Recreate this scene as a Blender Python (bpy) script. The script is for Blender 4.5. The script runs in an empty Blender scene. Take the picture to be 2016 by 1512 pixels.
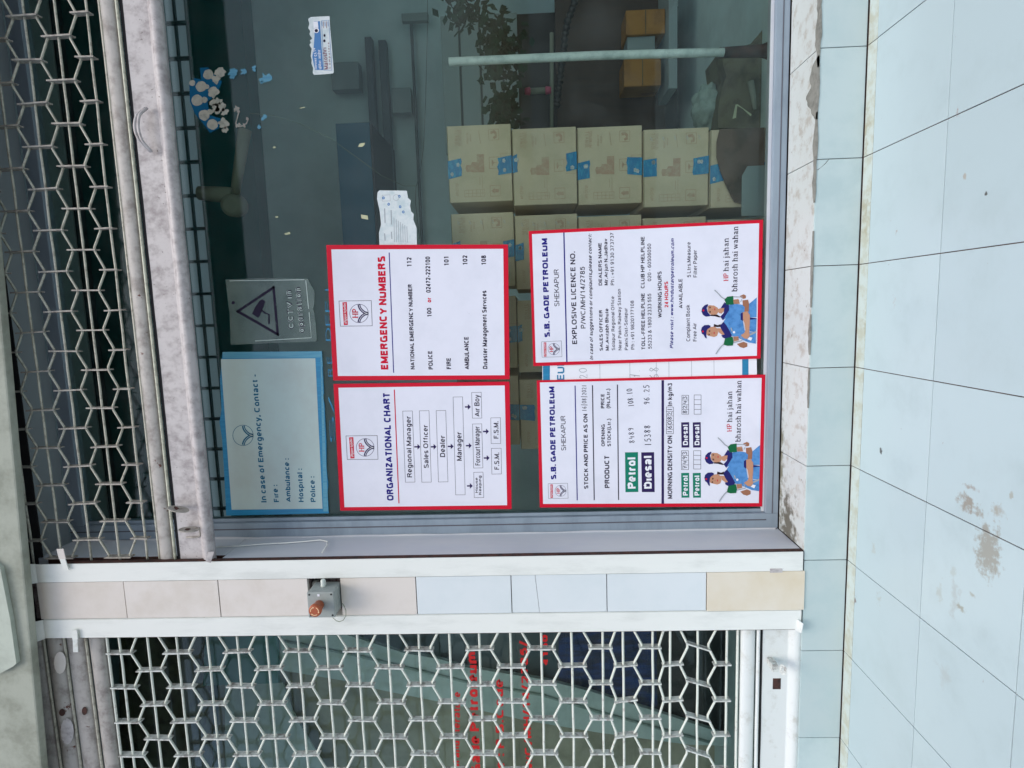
import bpy, bmesh, math, random
from mathutils import Vector, Matrix, noise
random.seed(7)
S = bpy.context.scene
COL = S.collection
# ------------------------------------------------------------------ camera (phone held sideways)
CX, CD, CH, YAW, PITCH, ROLL, F = -0.69944, 1.79817, 0.95593, -0.1237, 0.03611, 0.02713, 1173.215
_f = Vector((math.sin(YAW)*math.cos(PITCH), math.cos(YAW)*math.cos(PITCH), math.sin(PITCH)))
_r0 = Vector((math.cos(YAW), -math.sin(YAW), 0)); _d0 = _f.cross(_r0)
RR = math.cos(ROLL)*_r0 + math.sin(ROLL)*_d0
DD = -math.sin(ROLL)*_r0 + math.cos(ROLL)*_d0
CAM = Vector((CX, -CD, CH))
cd = bpy.data.cameras.new('camera'); cam = bpy.data.objects.new('camera', cd); COL.objects.link(cam)
S.camera = cam
cd.sensor_width = 36; cd.lens = F/2016*36; cd.clip_end = 500; cd.clip_start = 0.02
m = Matrix((DD, RR, -_f)).transposed().to_4x4(); m.translation = CAM; cam.matrix_world = m
# ------------------------------------------------------------------ light
W = bpy.data.worlds.new('World'); S.world = W; W.use_nodes = True
wn = W.node_tree; bg = wn.nodes['Background']
sky = wn.nodes.new('ShaderNodeTexSky'); sky.sky_type = 'NISHITA'; sky.sun_disc = False
SUN_EL, SUN_ROT = math.radians(58), math.radians(165)
sky.sun_elevation = SUN_EL; sky.sun_rotation = SUN_ROT; sky.dust_density = 3.0; sky.air_density = 1.0; sky.ozone_density = 1.0
wn.links.new(sky.outputs[0], bg.inputs[0]); bg.inputs[1].default_value = 0.15
sl = bpy.data.lights.new('sun', 'SUN'); sl.energy = 1.2; sl.angle = math.radians(32); sl.color = (1, .96, .9)
so = bpy.data.objects.new('sun', sl); COL.objects.link(so)
sd = Vector((math.sin(SUN_ROT)*math.cos(SUN_EL), math.cos(SUN_ROT)*math.cos(SUN_EL), math.sin(SUN_EL)))
so.rotation_euler = sd.to_track_quat('Z', 'Y').to_euler()
S.view_settings.view_transform = 'Standard'; S.view_settings.look = 'None'; S.view_settings.gamma = 1
S.view_settings.exposure = 0.13; S.view_settings.use_curve_mapping = False

# ------------------------------------------------------------------ helpers
def ray(x, y): return _f*F + RR*(1512-y-756) + DD*(x-1008)
def P(x, y, Y=0.0):
    d = ray(x, y); return CAM + d*((Y-CAM.y)/d.y)
def PZ(x, y, Z=0.0):
    d = ray(x, y); return CAM + d*((Z-CAM.z)/d.z)

def tag(o, label=None, cat=None, group=None, kind=None):
    if label: o['label'] = label
    if cat: o['category'] = cat
    if group: o['group'] = group
    if kind: o['kind'] = kind
    return o
def empty(name, loc, label, cat, group=None):
    o = bpy.data.objects.new(name, None); COL.objects.link(o); o.location = loc; o.empty_display_size = .05
    return tag(o, label, cat, group)
class MB:
    def __init__(s): s.v = []; s.f = []; s.sm = []
    def add(s, vs, fs, smooth=False):
        n = len(s.v); s.v += [Vector(v) for v in vs]
        for f in fs: s.f.append([i+n for i in f]); s.sm.append(smooth)
        return s
    def box(s, x0, x1, y0, y1, z0, z1):
        vs = [(x, y, z) for x in (x0, x1) for y in (y0, y1) for z in (z0, z1)]
        return s.add(vs, [(0,1,3,2),(4,6,7,5),(0,4,5,1),(2,3,7,6),(0,2,6,4),(1,5,7,3)])
    def tube(s, pts, r, n=8, cap=True):
        pts = [Vector(p) for p in pts]; rings = []; up = None
        for i, p in enumerate(pts):
            a = pts[max(i-1,0)]; b = pts[min(i+1,len(pts)-1)]; t = (b-a).normalized()
            if up is None:
                up = Vector((0,0,1)) if abs(t.z) < .9 else Vector((0,1,0))
            u = (up - t*up.dot(t)).normalized(); w = t.cross(u); up = u
            rr = r[i] if isinstance(r, (list,tuple)) else r
            rings.append([p + u*math.cos(2*math.pi*k/n)*rr + w*math.sin(2*math.pi*k/n)*rr for k in range(n)])
        base = len(s.v)
        for rg in rings: s.v += rg
        for i in range(len(pts)-1):
            for k in range(n):
                s.f.append([base+i*n+k, base+i*n+(k+1)%n, base+(i+1)*n+(k+1)%n, base+(i+1)*n+k]); s.sm.append(True)
        if cap:
            s.f.append([base+k for k in range(n)][::-1]); s.sm.append(False)
            s.f.append([base+(len(pts)-1)*n+k for k in range(n)]); s.sm.append(False)
        return s
    def poly(s, pts): return s.add(pts, [list(range(len(pts)))])
    def prism(s, pts, d):      # planar polygon with thickness vector d
        n = len(pts); d = Vector(d); a = [Vector(p) for p in pts]
        return s.add(a+[p+d for p in a], [list(range(n))[::-1], list(range(n,2*n))]+[[i,(i+1)%n,n+(i+1)%n,n+i] for i in range(n)])
    def ext(s, prof, x0, x1, smooth=False, closed=True):   # (y,z) profile along X
        n = len(prof); vs = [(x0,y,z) for y,z in prof]+[(x1,y,z) for y,z in prof]
        fs = [[i,(i+1)%n,n+(i+1)%n,n+i] for i in range(n if closed else n-1)]
        s.add(vs, fs, smooth)
        if closed: s.add(vs, [list(range(n))[::-1], list(range(n,2*n))])
        return s
    def lathe(s, c, ax, prof, n=20):
        c = Vector(c); ax = Vector(ax).normalized(); u = ax.orthogonal().normalized(); w = ax.cross(u); base = len(s.v)
        for h, r in prof:
            s.v += [c+ax*h+(u*math.cos(2*math.pi*k/n)+w*math.sin(2*math.pi*k/n))*r for k in range(n)]
        for i in range(len(prof)-1):
            for k in range(n):
                s.f.append([base+i*n+k, base+i*n+(k+1)%n, base+(i+1)*n+(k+1)%n, base+(i+1)*n+k]); s.sm.append(True)
        s.f.append([base+k for k in range(n)]); s.sm.append(False)
        s.f.append([base+(len(prof)-1)*n+k for k in range(n)]); s.sm.append(False)
        return s
    def build(s, name, mat, parent=None, bevel=0, fix=True):
        me = bpy.data.meshes.new(name); me.from_pydata(s.v, [], s.f); me.polygons.foreach_set('use_smooth', s.sm)
        if fix or bevel:
            bm = bmesh.new(); bm.from_mesh(me); bmesh.ops.recalc_face_normals(bm, faces=bm.faces)
            if bevel:
                es = [e for e in bm.edges if len(e.link_faces) == 2 and e.calc_face_angle(0) > .6]
                bmesh.ops.bevel(bm, geom=es, offset=bevel, segments=2, affect='EDGES', profile=.6)
            bm.to_mesh(me); bm.free()
        me.materials.append(mat)
        o = bpy.data.objects.new(name, me); COL.objects.link(o)
        if parent:
            o.parent = parent
            o.matrix_parent_inverse = Matrix.Translation(-Vector(parent.location)) if parent.type == 'EMPTY' else Matrix()
        return o
def wob(o, amp=.0004, sc=30):
    for v in o.data.vertices:
        v.co += Vector((noise.noise(v.co*sc), noise.noise(v.co*sc+Vector((5,1,2))), noise.noise(v.co*sc+Vector((1,7,3)))))*amp
    return o

# ------------------------------------------------------------------ materials
def mat(name, col, rough=.5, metal=0, col2=None, sc=8, lo=.4, hi=.7, st=(1,1,1), bump=0, bsc=60, spots=None, speck=None, speckcol=(.03,.02,.015), specksc=60, coat=0, spec=.5, alpha=1, emit=0, tone=None):
    mt = bpy.data.materials.new(name); mt.use_nodes = True; nt = mt.node_tree; N = nt.nodes; L = nt.links
    b = N['Principled BSDF']; b.inputs['Roughness'].default_value = rough; b.inputs['Metallic'].default_value = metal
    b.inputs['Coat Weight'].default_value = coat; b.inputs['Specular IOR Level'].default_value = spec
    b.inputs['Base Color'].default_value = (*col, 1); b.inputs['Alpha'].default_value = alpha
    geo = N.new('ShaderNodeNewGeometry')
    mp = N.new('ShaderNodeMapping'); mp.inputs['Scale'].default_value = st; L.new(geo.outputs['Position'], mp.inputs[0])
    cur = None
    def mixc(fac, a, c2):
        x = N.new('ShaderNodeMix'); x.data_type = 'RGBA'; L.new(fac, x.inputs[0])
        if isinstance(a, tuple): x.inputs[6].default_value = (*a, 1)
        else: L.new(a, x.inputs[6])
        x.inputs[7].default_value = (*c2, 1); return x.outputs[2]
    def nse(scale, a, c, det=6, vec=None):
        n = N.new('ShaderNodeTexNoise'); n.inputs['Scale'].default_value = scale; n.inputs['Detail'].default_value = det
        n.inputs['Roughness'].default_value = .65
        L.new(vec or mp.outputs[0], n.inputs[0])
        r = N.new('ShaderNodeMapRange'); r.inputs[1].default_value = a; r.inputs[2].default_value = c; r.interpolation_type = 'SMOOTHSTEP'
        L.new(n.outputs[0], r.inputs[0]); return r.outputs[0], n.outputs[0]
    cur = col
    if tone:
        oi = N.new('ShaderNodeObjectInfo'); r_ = N.new('ShaderNodeMapRange'); L.new(oi.outputs['Random'], r_.inputs[0]); r_.inputs[3].default_value = 0; r_.inputs[4].default_value = 1
        cur = mixc(r_.outputs[0], cur, tone)
    if col2:
        fc, _ = nse(sc, lo, hi); cur = mixc(fc, cur, col2)
    if speck:
        fc, _ = nse(specksc, speck, speck+.06, 4); cur = mixc(fc, cur, speckcol)
    for sp in (spots or []):   # (centre, radii, colour, noise scale, threshold, strength)
        c, rad, sc_, ns, th, stg = sp
        q = N.new('ShaderNodeVectorMath'); q.operation = 'SUBTRACT'; L.new(geo.outputs['Position'], q.inputs[0]); q.inputs[1].default_value = c
        q2 = N.new('ShaderNodeVectorMath'); q2.operation = 'DIVIDE'; L.new(q.outputs[0], q2.inputs[0]); q2.inputs[1].default_value = rad
        ln = N.new('ShaderNodeVectorMath'); ln.operation = 'LENGTH'; L.new(q2.outputs[0], ln.inputs[0])
        _, raw = nse(ns, 0, 1, 8, geo.outputs['Position'])
        su = N.new('ShaderNodeMath'); su.operation = 'MULTIPLY_ADD'; L.new(ln.outputs[1], su.inputs[0]); su.inputs[1].default_value = -.45; L.new(raw, su.inputs[2])
        r = N.new('ShaderNodeMapRange'); r.inputs[1].default_value = th-.02; r.inputs[2].default_value = th+.16; r.inputs[4].default_value = stg
        L.new(su.outputs[0], r.inputs[0]); cur = mixc(r.outputs[0], cur, sc_)
    if not isinstance(cur, tuple): L.new(cur, b.inputs['Base Color'])
    if bump:
        _, raw = nse(bsc, 0, 1, 5); bp = N.new('ShaderNodeBump'); bp.inputs['Strength'].default_value = bump; bp.inputs['Distance'].default_value = .002
        L.new(raw, bp.inputs['Height']); L.new(bp.outputs[0], b.inputs['Normal'])
    if emit:
        b.inputs['Emission Color'].default_value = (*col, 1); b.inputs['Emission Strength'].default_value = emit
    return mt
def fv(p): return (p.x, p.y, p.z)
M = {}
M['guide'] = mat('painted_steel', (.80,.83,.80), .38, col2=(.68,.71,.68), sc=6, st=(3,3,.7), lo=.45, hi=.75, speck=.72, speckcol=(.25,.2,.15), specksc=45, bump=.15)
M['rail'] = mat('aged_painted_steel', (.54,.515,.515), .45, col2=(.29,.26,.265), sc=28, lo=.40, hi=.75, st=(1.1,1,.9), speck=.655, speckcol=(.16,.14,.13), specksc=85, bump=.3)
M['railclean'] = mat('white_painted_steel', (.72,.76,.75), .4, col2=(.55,.56,.52), sc=18, lo=.5, hi=.75, speck=.70, speckcol=(.25,.17,.1), specksc=40, bump=.3)
M['rail_dark'] = mat('sooty_painted_steel', (.42,.405,.385), .5, col2=(.24,.22,.205), sc=22, lo=.42, hi=.7, speck=.66, speckcol=(.10,.03,.02), specksc=25, bump=.3)
M['rod'] = mat('dusty_rod', (.50,.50,.42), .5, col2=(.28,.27,.22), sc=60, lo=.45, hi=.7, bump=.3)
M['rodlight'] = mat('worn_rod', (.60,.62,.50), .45, col2=(.38,.38,.30), sc=50, bump=.3)
M['rodw'] = mat('white_rod', (.72,.77,.70), .4, col2=(.5,.5,.45), sc=50, lo=.52, hi=.72, speck=.73, speckcol=(.2,.1,.06), specksc=90, bump=.3)
M['link'] = mat('dusty_link', (.40,.38,.34), .6, col2=(.22,.2,.18), sc=50)
M['linkw'] = mat('white_link', (.66,.70,.67), .5, col2=(.33,.32,.3), sc=50, lo=.45, hi=.65)
M['frame'] = mat('aluminium_frame', (.30,.37,.44), .35, metal=.15, col2=(.23,.29,.35), sc=10, st=(.3,1,1))
M['frame_dark'] = mat('frame_gasket', (.10,.10,.12), .6)
M['rust'] = mat('rust', (.07,.025,.018), .8, col2=(.02,.012,.01), sc=40, bump=.5)
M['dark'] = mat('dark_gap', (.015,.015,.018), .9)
M['grout'] = mat('grout', (.10,.065,.055), .9, col2=(.04,.025,.02), sc=15, bump=.4)
M['cement'] = mat('cement', (.27,.27,.24), .9, col2=(.18,.18,.16), sc=40, bump=.8, bsc=120)
tile_spots = [
  (fv(PZ(1945,1085)), (.085,.05,.05), (.31,.29,.235), 60, .17, .8),
  (fv(PZ(1905,990)), (.035,.06,.05), (.31,.28,.23), 60, .26, .9),
  (fv(PZ(1965,1010)), (.05,.04,.05), (.38,.37,.32), 60, .34, .7),
  (fv(PZ(1880,1180)), (.10,.035,.05), (.42,.47,.46), 45, .30, .6),
  (fv(PZ(1860,1330)), (.10,.10,.05), (.42,.47,.46), 30, .42, .5),
  (fv(PZ(1734,887)), (.011,.009,.02), (.05,.045,.04), 90, .12, .9),
  (fv(PZ(1683,1180)), (.03,.016,.02), (.16,.08,.06), 70, .32, .9),
  (fv(PZ(1899,347)), (.008,.008,.02), (.42,.38,.32), 90, .10, .8),
  (fv(PZ(1941,381)), (.005,.005,.02), (.06,.05,.04), 90, .10, .9),
  (fv(PZ(1765,455)), (.025,.012,.02), (.40,.36,.33), 120, .36, .8),
  (fv(PZ(1760,595)), (.05,.03,.02), (.45,.44,.42), 90, .42, .7),
  (fv(PZ(1885,220)), (.03,.012,.02), (.30,.15,.13), 90, .36, .8),
  (fv(PZ(1912,960)), (.012,.05,.05), (.34,.31,.27), 80, .30, .8), (fv(PZ(1925,1010)), (.02,.03,.05), (.33,.31,.26), 80, .28, .8),
  (fv(PZ(1960,1000)), (.03,.02,.05), (.38,.37,.31), 70, .30, .7), (fv(PZ(1990,975)), (.012,.01,.05), (.36,.35,.28), 90, .22, .7),
  (fv(PZ(1890,1195)), (.015,.03,.05), (.33,.33,.26), 80, .25, .8), (fv(PZ(1915,1172)), (.012,.02,.05), (.36,.36,.29), 80, .28, .7),
  (fv(PZ(1850,1165)), (.05,.02,.05), (.44,.50,.47), 60, .26, .7), (fv(PZ(1875,1125)), (.03,.03,.05), (.44,.50,.47), 60, .30, .6),
  (fv(PZ(1720,1080)), (.05,.03,.05), (.44,.47,.42), 90, .36, .7), (fv(PZ(1730,1180)), (.07,.03,.05), (.42,.46,.42), 90, .38, .7),
]
M['tile'] = mat('glazed_tile', (.525,.645,.665), .28, tone=(.485,.60,.625), col2=(.45,.56,.575), sc=5, lo=.45, hi=.8, speck=.70, speckcol=(.36,.37,.36), specksc=65, spots=tile_spots, bump=.04, bsc=12, spec=.42)
strip_spots = [(fv(PZ(1705,y)), (.14,.05,.04), (.40,.37,.24), 40, .33, .75) for y in (250,420,640,860,1300)]
M['tile_strip'] = mat('grimy_tile', (.58,.66,.62), .4, col2=(.50,.52,.42), sc=22, lo=.4, hi=.65, speck=.70, speckcol=(.12,.07,.04), specksc=50, spots=strip_spots)
M['riser'] = mat('riser_tile', (.535,.65,.655), .3, tone=(.49,.59,.595), col2=(.45,.57,.58), sc=7, speck=.76, speckcol=(.25,.2,.17), specksc=60, bump=.04, bsc=12, spec=.42)
M['beige'] = mat('beige_tile', (.74,.70,.66), .35, tone=(.70,.65,.60), col2=(.65,.60,.54), sc=6, bump=.03, speck=.76, speckcol=(.4,.34,.28), specksc=50)
M['bluetile'] = mat('pale_blue_tile', (.70,.76,.79), .3, col2=(.66,.73,.76), sc=5, bump=.03, speck=.77, speckcol=(.35,.34,.32), specksc=40)
M['cream'] = mat('cream_tile', (.75,.70,.60), .35, col2=(.66,.57,.40), sc=2.5, lo=.35, hi=.75, bump=.03)
M['sill'] = mat('stained_sill_tile', (.62,.66,.64), .4, col2=(.47,.45,.40), sc=28, lo=.47, hi=.7, speck=.66, speckcol=(.22,.19,.15), specksc=45, bump=.3,
   spots=[((-1.45,.12,.13), (.22,.10,.1), (.10,.085,.05), 35, .22, .9), ((-1.25,.185,.13), (.30,.035,.1), (.16,.14,.07), 30, .25, .85)])
M['jamb'] = mat('painted_jamb', (.55,.58,.63), .45, col2=(.62,.64,.66), sc=5, st=(1,1,.4), speck=.74, speckcol=(.3,.22,.18), specksc=40, bump=.2)
M['concrete'] = mat('mossy_plaster', (.40,.43,.37), .85, col2=(.27,.29,.24), sc=12, lo=.35, hi=.7, bump=.6, bsc=50)
M['plaster'] = mat('pale_plaster', (.52,.58,.51), .85, col2=(.44,.49,.43), sc=14, bump=.4)
M['ground'] = mat('forecourt_concrete', (.26,.26,.25), .85, col2=(.19,.19,.18), sc=2, bump=.4)
M['tape'] = mat('blue_tape', (.01,.20,.42), .25, col2=(.03,.30,.50), sc=40, st=(1,1,3), lo=.5, hi=.6)
M['tapelogo'] = mat('tape_print', (.55,.6,.6), .4, col2=(.3,.25,.25), sc=200)
M['carton'] = mat('cardboard', (.66,.53,.37), .8, col2=(.57,.46,.31), sc=7, bump=.15, bsc=30)
M['cartonin'] = mat('cardboard_edge', (.24,.20,.12), .85)
M['print'] = mat('carton_print', (.52,.32,.22), .8, col2=(.56,.42,.29), sc=60)
M['board'] = mat('sunboard', (.76,.775,.88), .38, spec=.35, col2=(.70,.72,.82), sc=5, speck=.74, speckcol=(.5,.5,.55), specksc=45)
M['red'] = mat('red_print', (.60,.006,.03), .4, spec=.2)
M['redtext'] = mat('red_ink', (.58,.01,.04), .4, spec=.12)
M['navy'] = mat('navy_ink', (.018,.014,.20), .4, spec=.12)
M['ink'] = mat('black_ink', (.022,.016,.04), .4, spec=.12)
M['navybox'] = mat('navy_box_ink', (.03,.018,.09), .4, spec=.12)
M['green'] = mat('green_ink', (.01,.20,.13), .4, spec=.12)
M['white'] = mat('white_ink', (.8,.82,.88), .4, spec=.12)
M['hand'] = mat('marker_ink', (.02,.02,.045), .4, spec=.12)
M['skin'] = mat('skin_ink', (.52,.27,.17), .4, spec=.12)
M['skind'] = mat('shaded_skin_ink', (.33,.15,.09), .4, spec=.12)
M['hair'] = mat('hair_ink', (.03,.015,.02), .4, spec=.12)
M['uniform'] = mat('uniform_ink', (.10,.29,.62), .4, col2=(.06,.20,.48), sc=60, spec=.12)
M['capink'] = mat('cap_ink', (.02,.02,.14), .4, spec=.12)
M['nozzle'] = mat('nozzle_ink', (.01,.13,.05), .4, spec=.12)
M['greyink'] = mat('grey_ink', (.35,.38,.42), .4, spec=.12)
M['cbblue'] = mat('blue_corrugated_plastic', (.01,.19,.38), .35, col2=(.02,.25,.45), sc=30, st=(6,1,.2))
M['cbedge'] = mat('faded_blue_plastic', (.10,.33,.45), .35, col2=(.05,.25,.40), sc=30, st=(6,1,.2))
M['cbface'] = mat('weathered_print', (.44,.56,.55), .5, col2=(.40,.47,.46), sc=3)
M['cbink'] = mat('teal_ink', (.012,.12,.22), .5, spec=.12)
M['film'] = mat('clear_plate', (.22,.29,.27), .3, col2=(.13,.19,.18), sc=18, lo=.3, hi=.7, alpha=.45)
M['etch'] = mat('etched_edge', (.52,.62,.59), .4)
M['sticker'] = mat('sticker_paper', (.66,.72,.74), .45, col2=(.5,.6,.63), sc=40)
M['stblue'] = mat('sticker_blue', (.05,.19,.45), .45)
M['maroon'] = mat('maroon_ink', (.22,.10,.14), .5)
M['resblue'] = mat('residue_blue', (.003,.10,.22), .7, spec=.1)
M['resgrey'] = mat('glue_residue', (.42,.42,.37), .8, col2=(.27,.29,.26), sc=60)
M['scrap'] = mat('yellowed_scrap', (.50,.52,.33), .7)
M['box'] = mat('grey_plastic', (.33,.37,.36), .5, col2=(.27,.31,.30), sc=20)
M['gland'] = mat('white_plastic', (.60,.66,.62), .4)
M['orange'] = mat('faded_orange_plastic', (.42,.10,.035), .35, col2=(.36,.085,.03), sc=30)
M['arrow'] = mat('arrow_print', (.85,.62,.36), .5)
M['rubble'] = mat('broken_brickwork', (.20,.17,.17), .95, col2=(.08,.04,.04), sc=60, bump=1)
M['wire'] = mat('green_wire', (.18,.22,.14), .5)
M['pvc'] = mat('pvc_pipe', (.78,.84,.80), .35, col2=(.5,.58,.56), sc=20, speck=.72, speckcol=(.1,.08,.06), specksc=50)
M['redletter'] = mat('red_vinyl', (.75,.012,.012), .4, col2=(.5,.015,.015), sc=60)
# interior
M['wall_in'] = mat('interior_wall', (.60,.74,.76), .7, col2=(.50,.63,.65), sc=2)
M['floor_in'] = mat('interior_floor', (.62,.76,.76), .4, col2=(.50,.62,.62), sc=4)
M['teal'] = mat('dark_teal_paint', (.012,.14,.14), .5)
M['tealcab'] = mat('blue_steel_cabinet', (.002,.11,.19), .4)
M['railin'] = mat('dark_grey_steel', (.07,.10,.12), .5)
M['louvre'] = mat('grey_steel_drawer', (.26,.32,.32), .5)
M['greybox'] = mat('grey_steel_box', (.22,.28,.29), .5)
M['ventbar'] = mat('dark_teal_bar', (.05,.13,.15), .6)
M['panelgrey'] = mat('pale_grey_panel', (.84,.90,.90), .7, col2=(.74,.80,.80), sc=3)
M['vent'] = mat('bright_ventilator_pane', (.22,.30,.36), .4, emit=.26)  # glows in place of bright sky mirrored in the glass
M['brown'] = mat('brown_wood', (.05,.03,.02), .6, col2=(.035,.025,.02), sc=8, st=(6,1,1))
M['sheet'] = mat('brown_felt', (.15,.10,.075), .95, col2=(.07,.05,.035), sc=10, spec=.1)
M['sack'] = mat('olive_sack', (.16,.145,.09), .95, col2=(.08,.065,.045), sc=14, spec=.1, bump=.6)
M['orangebox'] = mat('orange_carton', (.36,.17,.035), .8, col2=(.22,.10,.02), sc=8)
M['blackin'] = mat('black_rubber', (.012,.013,.014), .5)
M['pink'] = mat('pink_plastic', (.55,.10,.18), .4)
M['cloth'] = mat('grey_cloth', (.34,.42,.38), .9, col2=(.24,.30,.27), sc=15, bump=.5)
M['leaf'] = mat('dark_leaf', (.008,.035,.02), .7, spec=.2)
M['palecloth'] = mat('pale_tarpaulin', (.58,.67,.64), .8, col2=(.40,.48,.46), sc=4)
M['olive'] = mat('olive_panel', (.42,.39,.29), .8, col2=(.27,.25,.18), sc=5)
M['bluecloth'] = mat('blue_cloth', (.015,.05,.22), .7, col2=(.01,.02,.07), sc=9, lo=.35, hi=.6, st=(4,1,1))
M['armbeige'] = mat('dusty_beige_plastic', (.26,.27,.21), .6)
M['tealp'] = mat('teal_panel', (.10,.26,.26), .5)
# glass: a real tinted pane that reflects
g = bpy.data.materials.new('window_glass'); g.use_nodes = True; nt = g.node_tree
for n in list(nt.nodes): nt.nodes.remove(n)
out = nt.nodes.new('ShaderNodeOutputMaterial'); tr = nt.nodes.new('ShaderNodeBsdfTransparent'); tr.inputs[0].default_value = (.90,.955,.93,1)
gl = nt.nodes.new('ShaderNodeBsdfGlossy'); gl.inputs['Roughness'].default_value = .02; gl.inputs[0].default_value = (.85,.95,.95,1)
fr = nt.nodes.new('ShaderNodeFresnel'); fr.inputs[0].default_value = 1.31
df = nt.nodes.new('ShaderNodeBsdfDiffuse'); df.inputs[0].default_value = (.5,.55,.55,1)
mx = nt.nodes.new('ShaderNodeMixShader'); mx2 = nt.nodes.new('ShaderNodeMixShader')
ns = nt.nodes.new('ShaderNodeTexNoise'); ns.inputs['Scale'].default_value = 9; ns.inputs['Detail'].default_value = 8
mr = nt.nodes.new('ShaderNodeMapRange'); mr.inputs[1].default_value = .45; mr.inputs[2].default_value = .8; mr.inputs[3].default_value = .002; mr.inputs[4].default_value = .03
ge = nt.nodes.new('ShaderNodeNewGeometry'); nt.links.new(ge.outputs['Position'], ns.inputs[0]); nt.links.new(ns.outputs[0], mr.inputs[0])
nt.links.new(fr.outputs[0], mx.inputs[0]); nt.links.new(tr.outputs[0], mx.inputs[1]); nt.links.new(gl.outputs[0], mx.inputs[2])
nt.links.new(mr.outputs[0], mx2.inputs[0]); nt.links.new(mx.outputs[0], mx2.inputs[1]); nt.links.new(df.outputs[0], mx2.inputs[2])
nt.links.new(mx2.outputs[0], out.inputs[0]); M['glass'] = g

# ================================================================== LARGE STRUCTURE
HR = .1323
# ground sheet + tiled floor
gd = MB().box(-120,120,-120,60,-.6,-.03).build('ground', M['ground']); tag(gd, kind='structure')
XL = [-.3*k for k in range(-4, 11)]       # joint lines
YL = [0, -.0494] + [-.0494-.3*k for k in range(1, 9)]
fl = MB().box(XL[-1]-.02, XL[0]+.02, YL[-1]-.02, .02, -.03, -.0025).build('floor', M['grout']); tag(fl, kind='structure')
jw = .0011
for j in range(len(YL)-1):
    for i in range(len(XL)-1):
        x1, x0, y1, y0 = XL[i]-jw, XL[i+1]+jw, YL[j]-jw, YL[j+1]+jw
        if j == 0: y1 -= .0032
        dz = random.uniform(-.0004,.0004)
        MB().box(x0, x1, y0, y1, -.004, dz).build('floor_tile', M['tile_strip' if j == 0 else 'tile'], fl, bevel=.0007)
# step riser
pl = MB().box(XL[-1]-.02, XL[0]+.02, .006, .30, -.03, HR-.006).build('step', M['grout']); tag(pl, 'low tiled step with glazed blue-white riser tiles running under the shutters', 'step')
for i in range(len(XL)-1):
    x1, x0 = XL[i]-jw, XL[i+1]+jw
    t = MB().box(x0, x1, -random.uniform(0,.0008), .008, .002, HR-.002)
    if i == 5:   # tile with a snapped corner
        t = MB(); c0 = Vector((x1-.03, 0, HR-.002)); 
        prof = [(x0,.002),(x1,.002),(x1,HR-.038),(x1-.010,HR-.030),(x1-.025,HR-.012),(x1-.031,HR-.002),(x0,HR-.002)]
        t.prism([(a,0,b) for a,b in prof], (0,.008,0))
    o = t.build('riser_tile', M['riser'], pl, bevel=.0007)
    if i == 5:
        MB().prism([(x1,.0005,HR-.036),(x1,.0005,HR-.002),(x1-.029,.0005,HR-.002),(x1-.023,.0005,HR-.013),(x1-.009,.0005,HR-.0285)], (0,.006,0)).build('broken_chip', M['riser'], pl)
# sill tiles in the window recess (top of the step)
XJ = -1.470      # pillar right edge
for i in range(len(XL)-1):
    x1, x0 = XL[i]-jw, max(XL[i+1]+jw, XJ+.002)
    if x0 >= x1: continue
    MB().box(x0, x1, .004, .188, HR-.008, HR).build('sill_tile', M['sill'], pl, bevel=.0006)
# ragged cement where tile edges have broken away
def ragged(xa, xb, hz, hy, seed, name='cement_patch'):
    random.seed(seed); n = 26; top = []; fr_ = []
    for k in range(n+1):
        x = xa+(xb-xa)*k/n; e = max(0, math.sin(math.pi*k/n))**.5
        w = noise.noise(Vector((x*14, seed, 0)))*.5+.6; w2 = noise.noise(Vector((x*40, seed, 4)))*.35
        top.append((x, .002+max(.002, hy*e*max(.12, w+w2)), HR+.0012)); fr_.append((x, -.0022, HR-max(.001, hz*e*max(.1, w-w2))))
    mb = MB()
    for k in range(n):
        a, b = top[k], top[k+1]; c, d = fr_[k], fr_[k+1]
        ea = (a[0], -.0022, HR+.0012); eb = (b[0], -.0022, HR+.0012)
        mb.add([a,b,eb,ea], [(0,1,2,3)]); mb.add([ea,eb,d,c], [(0,1,2,3)])
    o = mb.build(name, M['cement'], pl); return o
ragged(.30, -.05, .008, .03, 1); ragged(-.02, -.19, .006, .085, 2); ragged(-.17, -.42, .006, .022, 3); ragged(-.5, -.72, .004, .012, 4); ragged(-.74, -.86, .004, .02, 5); ragged(-.9, -1.02, .003, .008, 8)
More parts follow.
